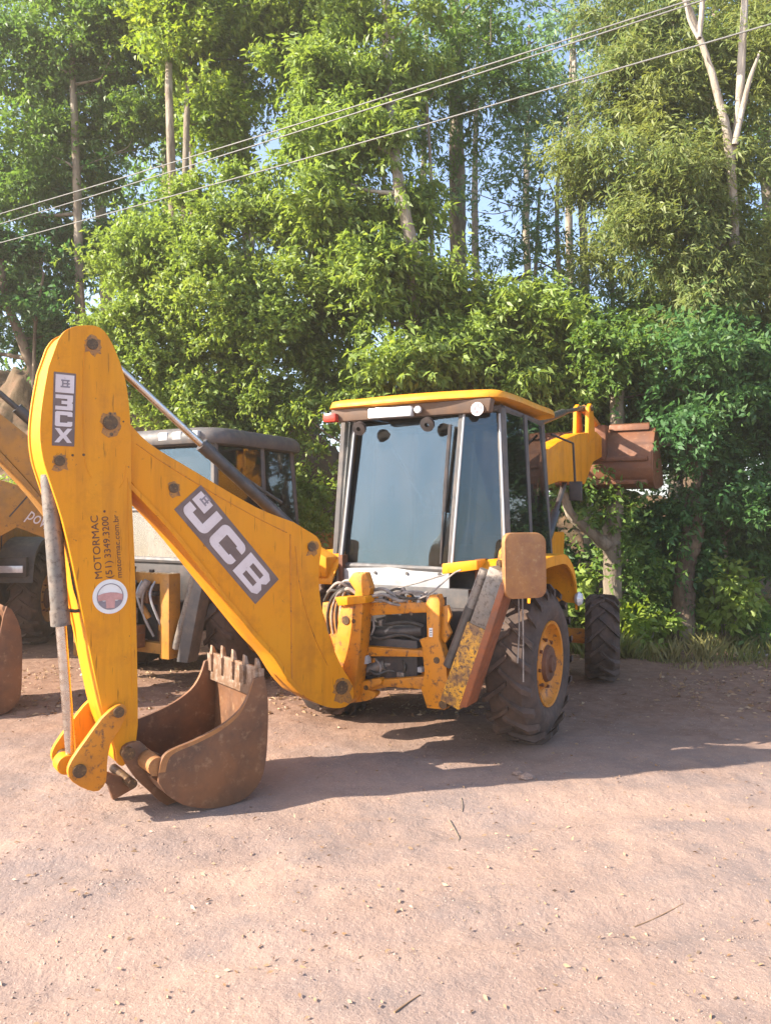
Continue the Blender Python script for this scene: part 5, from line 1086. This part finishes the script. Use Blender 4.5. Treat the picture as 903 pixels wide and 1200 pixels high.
def pebbles(n, name):
    y = 2.6+9.5*rng.random(n)**1.6; x = (rng.random(n)-0.5)*1.25*y*1.0
    keep = (vnoise(x*0.7, y*0.7, 31)*0.7+vnoise(x*2.2, y*2.2, 32)*0.3)+0.25*(rng.random(n)-0.5) > 0.50
    x, y = x[keep], y[keep]; n = len(x)
    s = 0.0025+0.0055*rng.random(n)**3+0.012*(rng.random(n) > 0.992)*rng.random(n)
    z = ground_z(x, y)-s*0.15
    oct_ = np.array([[1, 0, 0], [-1, 0, 0], [0, 1, 0], [0, -1, 0], [0, 0, .75], [0, 0, -.75]], float)
    tri = np.array([[0, 2, 4], [2, 1, 4], [1, 3, 4], [3, 0, 4], [2, 0, 5], [1, 2, 5], [3, 1, 5], [0, 3, 5]])
    V = oct_[None]*(0.6+0.8*rng.random((n, 6, 1)))*s[:, None, None]
    a = rng.uniform(0, 6.28, n); c_, s_ = np.cos(a)[:, None], np.sin(a)[:, None]
    V = np.stack([V[..., 0]*c_-V[..., 1]*s_, V[..., 0]*s_+V[..., 1]*c_, V[..., 2]], -1)+np.stack([x, y, z], 1)[:, None]
    F_ = (tri[None]+np.arange(n)[:, None, None]*6).reshape(-1, 3)
    o = bpy.data.objects.new(name, np_mesh(name, V.reshape(-1, 3), F_, 'stone', 3, False)); col.objects.link(o)
    o['kind'] = 'stuff'; o['label'] = 'loose gravel scattered over the packed dirt'; o['category'] = 'gravel'
pebbles(30000, 'gravel')
def litter(n):
    y = 2.8+9*rng.random(n)**1.2; x = (rng.random(n)-0.5)*1.25*y
    y2 = rng.uniform(7.5, 12.5, n*3); x2 = rng.uniform(-6, 7, n*3); kp_ = vnoise(x2*0.8, y2*0.8, 77) > 0.45-0.1*(x2 < 0); x = np.r_[x, x2[kp_]]; y = np.r_[y, y2[kp_]]; n = len(x)
    z = ground_z(x, y)+0.008; d = rng.normal(size=(n, 3)); d[:, 2] *= 0.2
    L = (0.012+0.03*rng.random(n)**2)*(1+1.2*(y > 7.5))
    o = add_leaf_obj('leaf_litter', leaves(np.stack([x, y, z], 1), d, L, L*0.4), 'litter'); o['kind'] = 'stuff'; o['label'] = 'dry leaf bits strewn on the dirt'; o['category'] = 'leaf litter'
litter(2600)
def stick(label, pts, r, mat='bark'):
    q = [sight(x, y, CAM_H*FPX/(y-600)) for x, y in pts]; q = [Vector((p.x, p.y, gz(p.x, p.y)+r*0.7)) for p in q]
    mb = MB(); mb.tube([Vector(p) for p in smooth_open([tuple(p) for p in q], 5)], [r*(1-0.5*i/((len(q)-1)*5)) for i in range((len(q)-1)*5+1)], 7)
    o = mb.build('fallen_twig', mat); o['label'] = label; o['category'] = 'twig'
stick('bent brown twig on the dirt below the shadow', [(526, 958), (533, 966), (538, 978), (537, 986)], 0.005, 'bark_grey')
stick('short thin twig at the shadow edge near the bent twig', [(540, 936), (542, 944), (541, 951)], 0.004, 'bark_grey')
stick('forked dry twig lying on the grey gravel', [(742, 1076), (764, 1068), (788, 1060), (800, 1056)], 0.003, 'litter')
stick('thin straw-coloured stalk in the foreground dirt', [(462, 1192), (478, 1180), (492, 1171)], 0.004, 'litter')
for k, pts in enumerate(([(862, 768), (880, 772), (903, 770), (925, 764)], [(868, 774), (890, 766), (910, 762)])):
    stick(['long dry branch at the foot of the right-hand grass', 'shorter dry branch crossing the long one by the grass'][k], pts, 0.03, 'bark_pale')
def clod(label, x, y, s):
    p = sight(x, y, CAM_H*FPX/(y-600)); z = gz(p.x, p.y); bm = bmesh.new(); bmesh.ops.create_icosphere(bm, subdivisions=3, radius=s)
    for v in bm.verts:
        q = v.co*9/s*0.11; k = 1+0.35*(float(vnoise(np.array(q.x*2+5), np.array(q.y*2+q.z*3), 41))-0.5)+0.25*(float(vnoise(np.array(q.x*6), np.array(q.z*6+q.y*4), 42))-0.5)
        v.co = Vector((v.co.x*1.3, v.co.y, v.co.z*0.6))*k
    me = bpy.data.meshes.new('dirt_clod'); bm.to_mesh(me); bm.free(); me.materials.append(M['ground'])
    o = bpy.data.objects.new('dirt_clod', me); col.objects.link(o); o.location = (p.x, p.y, z+s*0.25); o['label'] = label; o['category'] = 'clod'
clod('larger dirt clod at the edge of the machine shadow', 617, 913, 0.045)
clod('smaller dirt clod beside the larger one', 606, 908, 0.030)

# ------------------------------------------------------------------ overhead cables
def cable(label, a, b_, r=0.0075):
    a, b_ = Vector(a), Vector(b_); d = b_-a; a2 = a-d*1.6; b2_ = b_+d*1.6
    pts = []
    for i in range(41):
        t = i/40; p = a2.lerp(b2_, t); p.z += -0.0+0.5*((2*t-1)**2-0.1)*1.0-0.0; pts.append(p)
    mb = MB(); mb.tube(pts, r, 6); o = mb.build('power_cable', 'wire'); o['label'] = label; o['category'] = 'cable'
def at_z(x, y, z): return sight(x, y, (z-CAM_H)*FPX/(600-y))
cable('upper cable of the close pair crossing above the machines', at_z(0, 249, 6.5), at_z(800, 0, 6.5))
cable('lower cable of the close pair crossing above the machines', at_z(0, 261, 6.5), at_z(806, 3, 6.5))
cable('single lower cable running below the close pair', at_z(0, 283, 6.1), at_z(903, 25, 6.1))

# ------------------------------------------------------------------ thin warm haze added to lift shadows and veil the trees
hz = MB(); hz.box((0, 100, 14), (420, 0, 0), (0, 420, 0), (0, 0, 16))
hm = bpy.data.materials.new('shadow_lift_haze'); hm.use_nodes = True; hn = hm.node_tree; hn.nodes.clear()
ho = hn.nodes.new('ShaderNodeOutputMaterial'); pv = hn.nodes.new('ShaderNodeVolumePrincipled')
pv.inputs['Color'].default_value = (1.0, 0.90, 0.76, 1); pv.inputs['Density'].default_value = 0.0025; pv.inputs['Anisotropy'].default_value = 0.3
hn.links.new(pv.outputs[0], ho.inputs['Volume'])
hz_o = hz.build('haze', hm); hz_o['kind'] = 'stuff'
